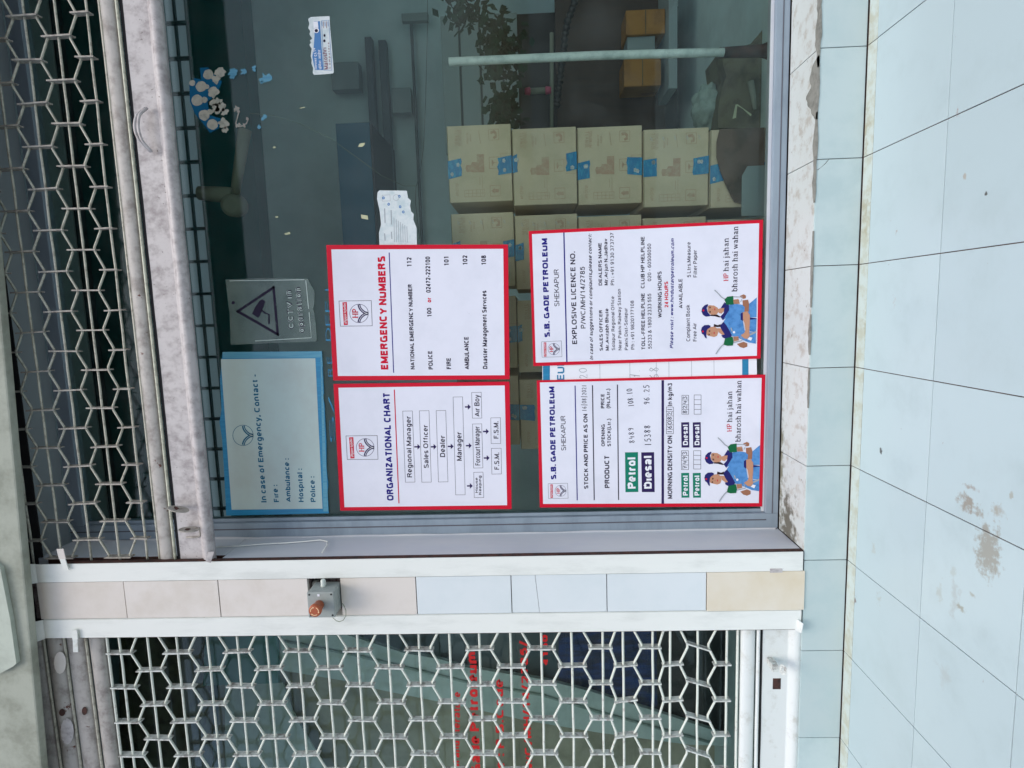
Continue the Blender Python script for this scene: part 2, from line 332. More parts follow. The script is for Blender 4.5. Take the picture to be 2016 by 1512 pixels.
# walls
wl = MB()
wl.box(-1.722, XJ-.012, .03, .30, HR, 2.62)
pil = empty('tiled_pillar', (-1.595, 0, HR), 'narrow wall pier faced with one column of beige and pale blue tiles', 'pillar')
core = MB(); core.box(-1.664, -1.528, .012, .30, HR+.001, 1.592); core.box(-1.664,-1.528,.05,.30,1.592,1.697); core.box(-1.664,-1.528,.012,.30,1.697,2.62)
core.build('core', M['rubble'], pil)
zt = [2.594,2.302,1.99,1.697,1.592,1.348,1.044,.742,.431,.128]
mt_ = ['beige','beige','beige',None,'beige','bluetile','bluetile','bluetile','cream']
XT0, XT1 = -1.6585, -1.5335
for k in range(9):
    if mt_[k] is None: continue
    z1, z0 = zt[k]-.0013, zt[k+1]+.0013
    xo = 0 if k != 8 else -.001
    if k == 6:
        xm = .955
        a = MB().prism([(XT0,-.002,xm+.002),(XT0,-.002,z1),(XT1,-.002,z1),(XT1,-.002,xm+.013)], (0,.014,0)); a.build('pier_tile', M[mt_[k]], pil, bevel=.0006)
        b = MB().prism([(XT0,-.0024,z0),(XT1,-.0024,z0),(XT1,-.0024,xm+.0118),(XT0,-.0024,xm+.001)], (0,.014,0)); b.build('pier_tile', M[mt_[k]], pil, bevel=.0006)
        continue
    MB().box(XT0+xo, XT1-xo, -.003-(.003 if k==8 else random.uniform(0,.001)), .012, z0, z1).build('pier_tile', M[mt_[k]], pil, bevel=.0007)
# jamb (inner side of the pier towards the window)
MB().box(-1.500, -1.471, .048, .30, 1.985, 2.62).build('jamb', M['jamb'], pil); MB().box(-1.500, -1.471, .016, .30, HR+.001, 1.983).build('jamb', M['jamb'], pil)
# paint lip on the jamb edge against the frame, uneven
# guides: folded steel channels either side of the pier
def guide(name, x0, x1, side, label):
    g_ = empty(name, ((x0+x1)/2, 0, HR), label, 'shutter guide', 'shutter guide channels')
    zb, ztop = HR+.004, 2.585
    f_ = MB().box(x0, x1, -.006, -.003, zb, ztop)
    o = f_.build('face_plate', M['guide'], g_, bevel=.0008)
    xo = x1 if side > 0 else x0           # outer web further in: channel opens to side
    xi = x0 if side > 0 else x1
    MB().box(xi-.0015, xi+.0015, -.003, .045, zb, ztop).build('web', M['guide'], g_)
    MB().box(min(xi,xo)+.002, max(xi,xo)-.004*0-.002, .045, .048, zb, ztop).build('back_plate', M['rust'], g_)
    # splayed mouth at the top
    zf = ztop; sx = .012*side
    MB().prism([(x0-.001,-.006,zf),(x1+.001,-.006,zf),(x1+.012*(1 if side>0 else 0),-.03,zf+.045),(x0-.012*(0 if side>0 else 1),-.03,zf+.045)], (0,.003,.001)).build('flared_mouth', M['guide'], g_)
    return g_
GR = guide('shutter_guide', -1.5310, -1.4695, 1, 'white steel channel beside the window, right of the pier tiles')
GL = guide('shutter_guide', -1.7240, -1.6615, -1, 'white steel channel left of the pier tiles, beside the closed grille')
MB().box(-1.4705,-1.4675,.0,.0155,HR+.004,2.5).build('rusty_edge', M['rust'], GR)
MB().box(-1.7282,-1.7245,.0,.046,HR+.004,2.5).build('rusty_edge', M['rust'], GL)
# small tabs near the tops
def strap(parent, pts, w, mtl, name='steel_tab'):
    mb = MB()
    for a, b in zip(pts[:-1], pts[1:]):
        a = Vector(a); b = Vector(b); mb.prism([a-Vector((0,0,w/2)), a+Vector((0,0,w/2)), b+Vector((0,0,w/2)), b-Vector((0,0,w/2))], (0,-.003,0))
    return mb.build(name, mtl, parent)
a = P(119,1080,-.012); b = P(124,1100,-.012); c = P(131,1121,-.012); strap(GR, [a,b], .022, M['beige']); strap(GR, [b,c], .018, M['guide'])
a = P(147,1240,-.012); b = P(149,1258,-.012); c = P(150,1283,-.012); strap(GL, [a,b], .018, M['guide']); strap(GL, [b,c], .016, M['railclean'])
# torn notch at the foot of the right guide
q0 = P(1516,1116,-.0065); q1 = P(1540,1127,-.0065)
MB().box(q1.x*0+min(q0.x,q1.x), max(q0.x,q1.x)-.006, -.0075,-.0062, min(q0.z,q1.z), max(q0.z,q1.z)).build('rusty_notch', M['rail'], GR)

# right window wall + lintel, upper concrete beam
be = MB()
zb0 = P(57,1275,-.05).z
ba, bb = P(15,768,-.06), P(82,1512,-.06); sl_ = (bb.z-ba.z)/(bb.x-ba.x)
zl_, zr_ = ba.z+sl_*(-3.6-ba.x), ba.z+sl_*(1.6-ba.x)
be.prism([(-3.6,-.06,zl_),(1.6,-.06,zr_),(1.6,-.06,3.3),(-3.6,-.06,3.3)], (0,.028,0))
bo = be.build('lintel_beam', M['concrete'], bevel=.006); tag(bo, 'rough mossy concrete lintel beam above both shutters', 'beam'); 
pb = MB().prism([P(-60,1080,-.075),P(0,1118,-.075),P(20,1220,-.075),P(32,1306,-.075),P(26,1312,-.075),P(0,1326,-.075),P(-60,1335,-.075)], (0,.018,0)).build('plaster_patch', M['plaster'], bo)
o = MB().box(-3.6,1.6,.235,.30,2.66,4.4).build('upper_wall', M['wall_in']); tag(o, 'wall above the two shop windows, hidden behind the lintel beam', 'wall')
o = MB().box(-3.6,1.55,.052,.056,P(72,1010,.052).z,3.3).build('shutter_box', M['dark'], bevel=.0); tag(o, 'black shadowed shutter box opening under the concrete lintel beam', 'shutter box')  # thin black panel, colour stands in for shade in the gap
# room shell behind the glass
rw = MB(); YB = 2.1
rw.box(-3.6, 1.6, YB, YB+.1, .1, 4.5)
o = rw.build('back_wall', M['wall_in']); tag(o, 'grey interior back wall seen dimly through the glass', 'wall')
o = MB().box(1.5,1.6,.3,YB-.002,.1,4.5).build('side_wall', M['wall_in']); tag(o, 'interior side wall at the right end of the room', 'wall')
o = MB().box(-3.6,-3.5,.3,YB-.002,.1,4.5).build('side_wall', M['wall_in']); tag(o, 'interior side wall at the left end of the room', 'wall')
o = MB().box(-3.6,1.6,.30,YB-.002,4.4,4.5).build('ceiling', M['wall_in']); tag(o, kind='structure')
o = MB().box(-3.49,1.49,.302,YB-.003,.02,.105).build('interior_floor', M['floor_in']); tag(o, kind='structure')

# ================================================================== WINDOWS
GY = .212
def window(name, x0, x1, z0, z1, label, glasslab=None):
    w = empty(name, ((x0+x1)/2, GY, z0), label, 'window')
    st = .052
    # stile / rail profiles with a step and a gasket
    def bar(x0_, x1_, z0_, z1_, nm): 
        return MB().box(x0_, x1_, .193, .235, z0_, z1_).build(nm, M['frame'], w, bevel=.0015)
    bar(x0, x0+st, z0, z1, 'stile'); bar(x1-st, x1, z0, z1, 'stile')
    bar(x0+st+.0006, x1-st-.0006, z0, z0+.042, 'bottom_rail'); bar(x0+st+.0006, x1-st-.0006, z1-.05, z1, 'top_rail')
    MB().box(x0+st*.55, x0+st*.62, .1915,.193,z0+.04,z1).build('groove', M['frame_dark'], w)
    MB().box(x0+st, x1-st, .1912,.193,z0+.019,z0+.0215).build('groove', M['frame_dark'], w)
    MB().box(x0+st+.001, x0+st+.012, .2085,.235,z0+.052,z1-.05).build('bead', M['frame'], w)
    MB().box(x0+st+.002, x1-st-.002, .2085,.235,z0+.0425,z0+.052).build('bead', M['jamb'], w)
    MB().box(x0+st, x1-st, GY, GY+.005, z0+.03, z1-.04).build('pane', M['glass'], w)
    return w
window('window', XJ+.002, 1.45, HR+.002, 2.62, 'large grey framed glass window behind the signs and half raised shutter')
window('window', -3.4, -1.73, HR+.002, 2.62, 'glass window with red lettering behind the closed grille')
# paint lip along the jamb/frame meeting
mb = MB(); pts = []
for k in range(60):
    z = HR+.01+k*.041; pts.append((XJ+.0015+.003+noise.noise(Vector((0,0,z*6)))*.006, .1905, z))
mb2 = MB()
for a, b in zip(pts[:-1], pts[1:]): mb2.add([(XJ-.002,.1905,a[2]),(a[0],.1905,a[2]),(b[0],.1905,b[2]),(XJ-.002,.1905,b[2])], [(0,1,2,3)])
mb2.build('paint_lip', M['jamb'], pil)

# ================================================================== GRILLE SHUTTERS
CY = .028
def shutter(name, x0, x1, rz, phases, xa, xb, pitch, label, rodm, linkm, tilt=None, kink=None):
    s = empty(name, ((x0+x1)/2, CY, rz[-1]), label, 'rolling shutter', 'rolling grille shutters')
    random.seed(len(rz))
    n = len(rz); rr_ = .0042 if rodm is M['rodw'] else .0038
    # straight rods
    for i, z in enumerate(rz):
        pts = []
        k = 0; x = x0
        while x < x1: pts.append((x, CY, z+noise.noise(Vector((x*9, i*3.1, 0)))*.0022)); x += .06
        pts.append((x1, CY, z)); MB().tube(pts, rr_, 6).build('rod', rodm, s)
    # zigzag rods between
    proto = {}
    for i in range(n-1):
        g_ = rz[i]-rz[i+1]; ev = []
        for j, ph in ((i, phases[i]), (i+1, phases[i+1])):
            b0 = xa if ph else xb; k0 = math.floor((x0-b0)/pitch)-1
            for k in range(k0, k0+int((x1-x0)/pitch)+4):
                x = b0+k*pitch
                ev.append((x, rz[i]-g_*(.37 if j == i else .63)))
        ev.sort(); pts = []
        for x, z in ev:
            if x < x0-.02 or x > x1+.02: continue
            jx = random.uniform(-.0012,.0012)
            x = min(max(x, x0), x1)
            pts += [(x-.006+jx, CY+.001, z), (x+.006+jx, CY+.001, z)]
        MB().tube(pts, rr_, 6).build('zigzag_rod', rodm, s)
    # link plates
    for i in range(n):
        up = (rz[i-1]-rz[i])*.47 if i else .0; dn = (rz[i]-rz[i+1])*.47 if i < n-1 else .0
        if i == 0: up = dn*.98
        if i == n-1: dn = .012
        key = (round(up,3), round(dn,3))
        if key not in proto:
            mb = MB(); t = .0024; yy = .0095
            # pressed strip: flat plate with rolled front/back lips
            mb.box(-t/2, t/2, -yy, yy, -dn, up); mb.box(-t*.95, t*.95, -yy-.002, -yy, -dn, up); mb.box(-t*.95, t*.95, yy, yy+.002, -dn, up)
            me = mb.build('link', linkm, None, bevel=0); proto[key] = me.data; COL.objects.unlink(me); bpy.data.objects.remove(me)
        b0 = xa if phases[i] else xb
        k0 = math.floor((x0-b0)/pitch)
        for k in range(k0, k0+int((x1-x0)/pitch)+3):
            x = b0+k*pitch
            if x < x0+.008 or x > x1-.008: continue
            o = bpy.data.objects.new('link', proto[key]); COL.objects.link(o); o.parent = s; 
            o.location = Vector((x+random.uniform(-.001,.001), CY, rz[i]))-s.location
            o.rotation_euler = (0, random.uniform(-.035,.035)+(tilt or {}).get(i,0), random.uniform(-.06,.06))
    return s
def slat(s, x0, x1, z0, z1, m, depth=.014, name='slat'):
    prof = [(CY+.004, z0)]; n = 8
    for k in range(n+1):
        a = math.pi*k/n; prof.append((CY-depth*max(0,math.sin(a))**.7, z0+(z1-z0)*(.5-.5*math.cos(a))))
    prof.append((CY+.004, z1))
    mb = MB(); 
    xs = [x0+(x1-x0)*i/30 for i in range(31)]
    nn = len(prof); vs = []
    for x in xs: vs += [(x, y+noise.noise(Vector((x*5,z*9,1)))*.0008, z+noise.noise(Vector((x*7,0,z*3)))*.0006) for y, z in prof]
    fs = [[i*nn+k, i*nn+(k+1)%nn, (i+1)*nn+(k+1)%nn, (i+1)*nn+k] for i in range(30) for k in range(nn)]
    mb.add(vs, fs, True); mb.add(vs[:nn], [list(range(nn))]); mb.add(vs[-nn:], [list(range(nn))])
    return mb.build(name, m, s)
def seamrod(s, x0, x1, z, r, m, y=CY-.004):
    pts = [(x0+(x1-x0)*i/24, y, z+noise.noise(Vector((x0+i*.3, z, 0)))*.0008) for i in range(25)]
    return MB().tube(pts, r, 6).build('seam_rod', m, s)
def rail(s, x0, x1, z0, z1, m, name='bottom_rail'):
    # flat plate with a rolled lip at its foot
    zl = z0+(z1-z0)*.34
    mb = MB(); xs = [x0+(x1-x0)*i/40 for i in range(41)]
    prof = [(CY-.008, z1), (CY-.0085, zl+.002), (CY-.012, zl-.003), (CY-.021, zl-.010), (CY-.026, (zl+z0)/2-.001), (CY-.022, z0+.005), (CY-.010, z0), (CY+.004, z0), (CY+.004, z1)]
    nn = len(prof); vs = []
    for x in xs: vs += [(x, y+noise.noise(Vector((x*6,z*5,3)))*.0012, z+noise.noise(Vector((x*8,1,z*2)))*.0012) for y, z in prof]
    fs = [[i*nn+k, i*nn+(k+1)%nn, (i+1)*nn+(k+1)%nn, (i+1)*nn+k] for i in range(40) for k in range(nn)]
    mb.add(vs, fs, False); mb.add(vs[:nn], [list(range(nn))]); mb.add(vs[-nn:], [list(range(nn))])
    for i in range(len(mb.sm)-2):
        k = i % nn
        if 1 <= k <= 6: mb.sm[i] = True
    return mb.build(name, m, s)

X0R, X1R = -1.500, .62
rzR = [2.62,2.523,2.423,2.327,2.234]
def sh_right():
    xa, xb, pitch = -.5375, -.5915-.0065, .1232
    s = shutter('rolling_shutter', X0R, X1R, rzR, [0,1,0,1,0], xb+.0, xa, pitch, 'half raised grille shutter hanging over the sign window', M['rod'], M['link'])
    seamrod(s, X0R, X1R, 2.193, .0045, M['rod'], CY); 
    slat(s, X0R, X1R, 2.142, 2.188, M['rail_dark']); seamrod(s, X0R, X1R, 2.1345, .0048, M['rodlight'], CY-.011)
    MB().box(X0R, X1R, CY-.007, CY+.003, 2.117, 2.129).build('shadow_seam', M['dark'], s)
    # rail ends just in front of the guide face
    rail(s, -1.476, X1R, 2.006, 2.119, M['rail'])
    # pull handle: arched flat strap, two ridges
    a = P(286,214,.01); b = P(296,300,.01); c = (a+b)/2
    hm = MB(); n = 14
    for off, r in ((0,.0042),(.011,.0042)):
        pts = []
        for k in range(n+1):
            t = k/n; x = b.x+(a.x-b.x)*t; e = math.sin(math.pi*t)
            pts.append((x, .006-.022*min(1, e*1.7), a.z+(b.z-a.z)*(1-t)-.004+.026*e-off*(.35+.65*e)))
        hm.tube(pts, r, 6)
    for k in range(n):   # web between ridges
        t0, t1 = k/n, (k+1)/n
        def hp(t, off):
            e = math.sin(math.pi*t); return (b.x+(a.x-b.x)*t, .006-.0225*min(1,e*1.7), a.z+(b.z-a.z)*(1-t)-.004+.026*e-off*(.35+.65*e))
        hm.add([hp(t0,0),hp(t1,0),hp(t1,.011),hp(t0,.011)], [(0,1,2,3)], True)
    hm.build('pull_handle', M['rail'], s)
    # lock lugs near the left end
    for (rx, ry, tl) in ((352,1003,.25),(373,1043,.06)):
        q = P(rx, ry, -.004); n = 18; vs = []
        for k in range(n):
            a_ = 2*math.pi*k/n; z_ = .032*math.cos(a_); y_ = .024*math.sin(a_); vs.append((q.x+z_*tl, -.006+y_, q.z+z_))
        lug_ = MB().prism(vs, (.0032,0,0)).build('lock_lug', M['link'], s, bevel=.0008)
        vs = [(x, -.006+(y+.006)*.35-.004, q.z+(z-q.z)*.30) for x, y, z in vs]
        MB().prism([(x+.0033,y,z) for x,y,z in vs], (.0006,0,0)).build('lug_hole', M['rust'], lug_)
    q = P(382,1052,.01); MB().tube([(q.x+.02,.018,q.z-.016),(q.x-.008,.017,q.z-.016),(q.x-.012,.016,q.z-.008),(q.x-.012,.016,q.z+.03)], .0028, 6).build('weld_bracket', M['link'], s)
    # bent lip at the very end
    q = P(412,1108,-.02)
    MB().prism([(q.x,q.y,q.z-.004),(q.x+.028,q.y+.02,q.z-.008),(q.x+.028,q.y+.02,q.z+.012),(q.x+.004,q.y,q.z+.012)], (0,.002,0)).build('bent_end', M['rail'], s)
    return s
sh_right()
def sh_left():
    raws = [243,298,355,415,473,531,592,648,708,768,828,888,946,1007,1067,1127,1187,1227,1285,1319,1373,1430]
    rz = [P(a,1318,.03).z for a in raws]
    # alternate; 888 -> phase B
    ph = []
    for i in range(len(raws)): ph.append(1 if (i - 11) % 2 == 0 else 0)
    ph[17]=1; ph[18]=0; ph[19]=1; ph[20]=0; ph[21]=1
    x0, x1 = -3.1, -1.688
    s = shutter('rolling_shutter', x0, x1, rz, ph, -1.8585, -1.7965, .1245, 'fully closed white grille shutter at the left of the pier', M['rodw'], M['linkw'], tilt={20:.33, 19:-.1, 17:-.1})
    z = [P(a,1318,.03).z for a in (60,70,100,108,140,149,182,190,215,218)]
    slat(s, x0, x1, z[2]+.004, z[0]+.03, M['rail_dark'], .02); slat(s, x0, x1, z[4]+.004, z[2]-.006, M['rail_dark'], .018); slat(s, x0, x1, z[6]+.004, z[4]-.006, M['rail_dark'], .018); slat(s, x0, x1, z[8]+.0, z[6]-.008, M['rail_dark'], .018)
    for zz in (z[2],z[4],z[6]): seamrod(s, x0, x1, zz-.001, .0048, M['rod'], CY-.010)
    seamrod(s, x0, x1, z[9]-.004, .0045, M['rodw'], CY-.003)
    seamrod(s, x0, x1, .321, .0045, M['rodw'], CY)
    slat(s, x0, -1.70, .267, .312, M['railclean'], .016); seamrod(s, x0, -1.70, .259, .006, M['railclean'], CY-.010)
    MB().box(x0, -1.70, CY-.004, CY+.003, .240, .250).build('shadow_seam', M['dark'], s)
    rail(s, x0, -1.722, .122, .243, M['railclean'])
    for zz in rz:
        xe = -1.7245; MB().tube([(xe,CY,zz),(xe-random.uniform(.004,.012),CY,zz)], .0047, 6).build('rust_tip', M['rust'], s)
    # lock lug with hole and the slot under it
    q = P(1541,1318,-.03)
    lg = MB(); n = 16; R_ = .017
    import math as mm
    out_ = [(R_*mm.cos(t), R_*mm.sin(t)) for t in [mm.pi*2*k/n for k in range(n)]]; inn = [(.007*mm.cos(t), .0045*mm.sin(t)) for t in [mm.pi*2*k/n for k in range(n)]]
    vs = [(q.x+a, -.030+b*.35, q.z+b*.55) for a, b in out_]+[(q.x+a, -.030+b*.35, q.z+b*.55) for a, b in inn]
    vs2 = [(x, y-.003, z_) for x, y, z_ in vs]
    lg.add(vs+vs2, [[k,(k+1)%n,n+(k+1)%n,n+k] for k in range(n)]+[[2*n+k,2*n+(k+1)%n,3*n+(k+1)%n,3*n+k] for k in range(n)]+[[k,(k+1)%n,2*n+(k+1)%n,2*n+k] for k in range(n)]+[[n+k,n+(k+1)%n,3*n+(k+1)%n,3*n+k] for k in range(n)])
    lg.box(q.x-.010,q.x+.012,-.028,.018,q.z+.012,q.z+.030); lg.build('lock_lug', M['linkw'], s)
    a = P(1522,1336,.018); b = P(1537,1357,.018); MB().box(b.x, a.x, CY-.0095, CY-.006, b.z, a.z).build('lock_slot', M['rust'], s)
    a = P(1575,1240,-.02); MB().prism([(a.x-.01,-.002,a.z+.006),(a.x+.028,-.002,a.z+.004),(a.x+.026,-.030,a.z-.006),(a.x-.008,-.026,a.z-.003)], (0,0,.002)).build('bent_end', M['railclean'], s)
    # flaked paint patches on the upper slats
    for (x, y, w, h, mm_) in ((118,1305,12,22,'beige'),(132,1440,13,26,'rail'),(80,1410,6,7,'rust'),(122,1403,6,7,'rust'),(166,1400,5,8,'rust')):
        pts = []
        for k in range(12):
            t = 2*math.pi*k/12; rr = 1+noise.noise(Vector((x,y,k)))*.3
            pts.append(P(x+w*math.cos(t)*rr, y+h*math.sin(t)*rr, CY-.0205))
        MB().prism(pts, (0,.0012,0)).build('paint_flake', M[mm_], s)
    return s
sh_left()

# ================================================================== LETTERING TOOLS
# ---- plain grotesque alphabet drawn as strokes (cap height 1, x-height .73)
def arc(cx, cy, rx, ry, a0, a1, n=8):
    return [(cx+rx*math.cos(math.radians(a0+(a1-a0)*k/n)), cy+ry*math.sin(math.radians(a0+(a1-a0)*k/n))) for k in range(n+1)]
XH = .73
def _bowl(cx, w): return arc(cx, XH/2, w, XH/2, 0, 360, 14)
FONT = {
 'A':(.72,[[(.0,0),(.36,1)],[(.36,1),(.72,0)],[(.13,.30),(.59,.30)]]),
 'B':(.66,[[(.05,0),(.05,1)],[(.05,1),(.38,1)]+arc(.38,.76,.22,.24,90,-90,6)+[(.05,.52)],[(.38,.52)]+arc(.38,.26,.25,.26,90,-90,6)+[(.05,0)]]),
 'C':(.72,[arc(.38,.5,.34,.5,48,312,14)]),
 'D':(.70,[[(.05,0),(.05,1)],[(.05,1),(.3,1)]+arc(.3,.5,.36,.5,90,-90,10)+[(.05,0)]]),
 'E':(.60,[[(.05,0),(.05,1)],[(.05,1),(.58,1)],[(.05,.53),(.53,.53)],[(.05,0),(.60,0)]]),
 'F':(.56,[[(.05,0),(.05,1)],[(.05,1),(.56,1)],[(.05,.52),(.49,.52)]]),
 'G':(.76,[arc(.39,.5,.35,.5,48,330,14),[(.42,.47),(.73,.47)],[(.72,.47),(.72,.06)]]),
 'H':(.70,[[(.05,0),(.05,1)],[(.65,0),(.65,1)],[(.05,.53),(.65,.53)]]),
 'I':(.14,[[(.07,0),(.07,1)]]),
 'J':(.50,[[(.45,1),(.45,.26)]+arc(.24,.24,.21,.24,0,-180,8)]),
 'K':(.70,[[(.05,0),(.05,1)],[(.64,1),(.05,.38)],[(.25,.58),(.68,0)]]),
 'L':(.55,[[(.05,0),(.05,1)],[(.05,0),(.55,0)]]),
 'M':(.82,[[(.05,0),(.05,1)],[(.77,0),(.77,1)],[(.07,1),(.41,.02)],[(.75,1),(.41,.02)]]),
 'N':(.70,[[(.05,0),(.05,1)],[(.65,0),(.65,1)],[(.06,1),(.64,0)]]),
 'O':(.78,[arc(.39,.5,.35,.5,0,360,18)]),
 'P':(.64,[[(.05,0),(.05,1)],[(.05,1),(.36,1)]+arc(.36,.73,.24,.27,90,-90,6)+[(.05,.46)]]),
 'R':(.70,[[(.05,0),(.05,1)],[(.05,1),(.38,1)]+arc(.38,.76,.24,.24,90,-90,6)+[(.05,.52)],[(.36,.52),(.50,.42),(.58,.2),(.66,0)]]),
 'S':(.66,[arc(.32,.75,.26,.25,25,200,8)+[(.15,.58),(.45,.47)]+arc(.33,.26,.28,.26,50,-160,8)]),
 'T':(.62,[[(.31,0),(.31,1)],[(.0,1),(.62,1)]]),
 'U':(.70,[[(.05,1),(.05,.32)]+arc(.35,.32,.30,.32,180,360,10)+[(.65,1)]]),
 'V':(.68,[[(.0,1),(.34,0)],[(.34,0),(.68,1)]]),
 'W':(.98,[[(.0,1),(.24,0)],[(.24,0),(.49,1)],[(.49,1),(.74,0)],[(.74,0),(.98,1)]]),
 'X':(.68,[[(.0,1),(.68,0)],[(.68,1),(.0,0)]]),
 'Y':(.68,[[(.0,1),(.34,.42)],[(.68,1),(.34,.42)],[(.34,.42),(.34,0)]]),
 'Z':(.62,[[(.02,1),(.60,1)],[(.60,1),(.02,0)],[(.0,0),(.62,0)]]),
 'a':(.54,[arc(.26,.53,.21,.20,160,0,6)+[(.47,.1),(.52,.0)],[(.47,.43),(.28,.38)]+arc(.22,.19,.17,.19,100,290,7)+[(.47,.2)]]),
 'b':(.56,[[(.05,0),(.05,1)],arc(.29,XH/2,.22,XH/2,0,360,14)]),
 'c':(.50,[arc(.28,XH/2,.23,XH/2,45,315,12)]),
 'd':(.56,[[(.50,0),(.50,1)],arc(.27,XH/2,.22,XH/2,0,360,14)]),
 'e':(.54,[[(.05,.37),(.50,.37)]+arc(.27,XH/2,.23,XH/2,0,310,14)]),
 'f':(.32,[[(.14,0),(.14,.82),(.20,.96),(.32,1)],[(.0,.70),(.30,.70)]]),
 'g':(.56,[[(.50,.72),(.50,.0),(.42,-.22),(.25,-.27),(.07,-.18)],arc(.27,XH/2+.01,.22,XH/2,0,360,14)]),
 'h':(.54,[[(.05,0),(.05,1)],[(.05,.5)]+arc(.27,.5,.21,.23,150,0,7)+[(.48,0)]]),
 'i':(.12,[[(.06,0),(.06,.69)],[(.06,.92),(.06,1.0)]]),
 'j':(.18,[[(.12,.73),(.12,-.15),(.0,-.26)],[(.12,.90),(.12,1.02)]]),
 'k':(.52,[[(.05,0),(.05,1)],[(.46,.72),(.05,.30)],[(.2,.45),(.5,0)]]),
 'l':(.12,[[(.06,0),(.06,1)]]),
 'm':(.84,[[(.05,0),(.05,.73)],[(.05,.5)]+arc(.24,.5,.18,.22,150,0,6)+[(.42,0)],[(.42,.5)]+arc(.60,.5,.18,.22,150,0,6)+[(.78,0)]]),
 'n':(.54,[[(.05,0),(.05,.73)],[(.05,.5)]+arc(.27,.5,.21,.23,150,0,7)+[(.48,0)]]),
 'o':(.56,[arc(.28,XH/2,.23,XH/2,0,360,16)]),
 'p':(.56,[[(.05,-.27),(.05,.73)],arc(.29,XH/2,.22,XH/2,0,360,14)]),
 'q':(.56,[[(.50,-.27),(.50,.73)],arc(.27,XH/2,.22,XH/2,0,360,14)]),
 'r':(.34,[[(.05,0),(.05,.73)],[(.05,.45),(.15,.65),(.34,.71)]]),
 's':(.48,[arc(.24,.54,.19,.19,20,200,7)+[(.12,.41),(.36,.34)]+arc(.24,.19,.20,.19,45,-160,7)]),
 't':(.30,[[(.14,.95),(.14,.12),(.2,.01),(.30,.0)],[(.0,.70),(.29,.70)]]),
 'u':(.54,[[(.05,.73),(.05,.22)]+arc(.26,.22,.21,.22,180,340,7)+[(.48,.25)],[(.48,.73),(.48,0)]]),
 'v':(.50,[[(.0,.73),(.25,0)],[(.25,0),(.50,.73)]]),
 'w':(.74,[[(.0,.73),(.18,0)],[(.18,0),(.37,.73)],[(.37,.73),(.56,0)],[(.56,0),(.74,.73)]]),
 'x':(.50,[[(.0,.73),(.5,0)],[(.5,.73),(.0,0)]]),
 'y':(.50,[[(.0,.73),(.26,.03)],[(.50,.73),(.22,-.16),(.05,-.27)]]),
 'z':(.48,[[(.02,.71),(.46,.71)],[(.46,.71),(.02,0)],[(.0,0),(.48,0)]]),
 '0':(.56,[arc(.28,.5,.24,.5,0,360,16)]), '1':(.56,[[(.34,0),(.34,1)],[(.34,1),(.24,.86),(.10,.78)]]),
 '2':(.56,[arc(.28,.72,.23,.28,165,-20,8)+[(.40,.46),(.14,.2),(.05,0)],[(.04,0),(.53,0)]]),
 '3':(.56,[arc(.27,.76,.20,.24,160,-85,8),arc(.27,.27,.24,.27,90,-160,9)]),
 '4':(.56,[[(.41,0),(.41,1)],[(.41,1),(.02,.27)],[(.02,.25),(.55,.25)]]),
 '5':(.56,[[(.50,1),(.13,1)],[(.13,1),(.08,.5)],[(.08,.5)]+arc(.27,.33,.24,.32,110,-160,10)]),
 '6':(.56,[arc(.28,.32,.23,.32,0,360,14),[(.05,.35),(.08,.7),(.2,.95),(.35,1),(.5,.85)]]),
 '7':(.56,[[(.04,1),(.52,1)],[(.52,.98),(.3,.5),(.2,0)]]),
 '8':(.56,[arc(.28,.76,.19,.24,0,360,12),arc(.28,.27,.23,.27,0,360,14)]),
 '9':(.56,[arc(.28,.68,.23,.32,0,360,14),[(.51,.65),(.48,.3),(.36,.05),(.22,0),(.07,.14)]]),
 '.':(.14,[[(.07,0),(.07,.21)]]), ',':(.14,[[(.08,.21),(.07,.02),(.02,-.16)]]), ':':(.14,[[(.07,0),(.07,.20)],[(.07,.52),(.07,.72)]]),
 '-':(.32,[[(.0,.36),(.32,.36)]]), '/':(.32,[[(.0,-.03),(.32,1.03)]]), '+':(.56,[[(.28,.1),(.28,.7)],[(.0,.4),(.56,.4)]]),
 '(':(.24,[[(.22,1.08),(.08,.7),(.05,.4),(.08,.1),(.22,-.25)]]), ')':(.24,[[(.02,1.08),(.16,.7),(.19,.4),(.16,.1),(.02,-.25)]]),
 '&':(.70,[[(.68,0),(.2,.66),(.18,.85),(.3,1),(.45,.88),(.42,.7),(.1,.42),(.06,.2),(.2,.0),(.42,.04),(.62,.4)]]),
}
def strk(pts, w):
    """mitred outline of a polyline"""
    pts = [Vector(p) for p in pts]; n = len(pts); closed = (pts[0]-pts[-1]).length < 1e-6 and n > 3; L_, R_ = [], []
    for i, p in enumerate(pts):
        a = pts[i-1] if i else (pts[-2] if closed else None); b = pts[i+1] if i < n-1 else (pts[1] if closed else None)
        d1 = (p-a).normalized() if a is not None else None; d2 = (b-p).normalized() if b is not None else None
        if d1 is None: d1 = d2
        if d2 is None: d2 = d1
        n1 = Vector((-d1.y,d1.x)); n2 = Vector((-d2.y,d2.x)); mm = n1+n2
        mm = n1 if mm.length < .2 else mm.normalized(); k = 1/max(.55, mm.dot(n1)); L_.append(p+mm*w/2*k); R_.append(p-mm*w/2*k)
    return L_, R_
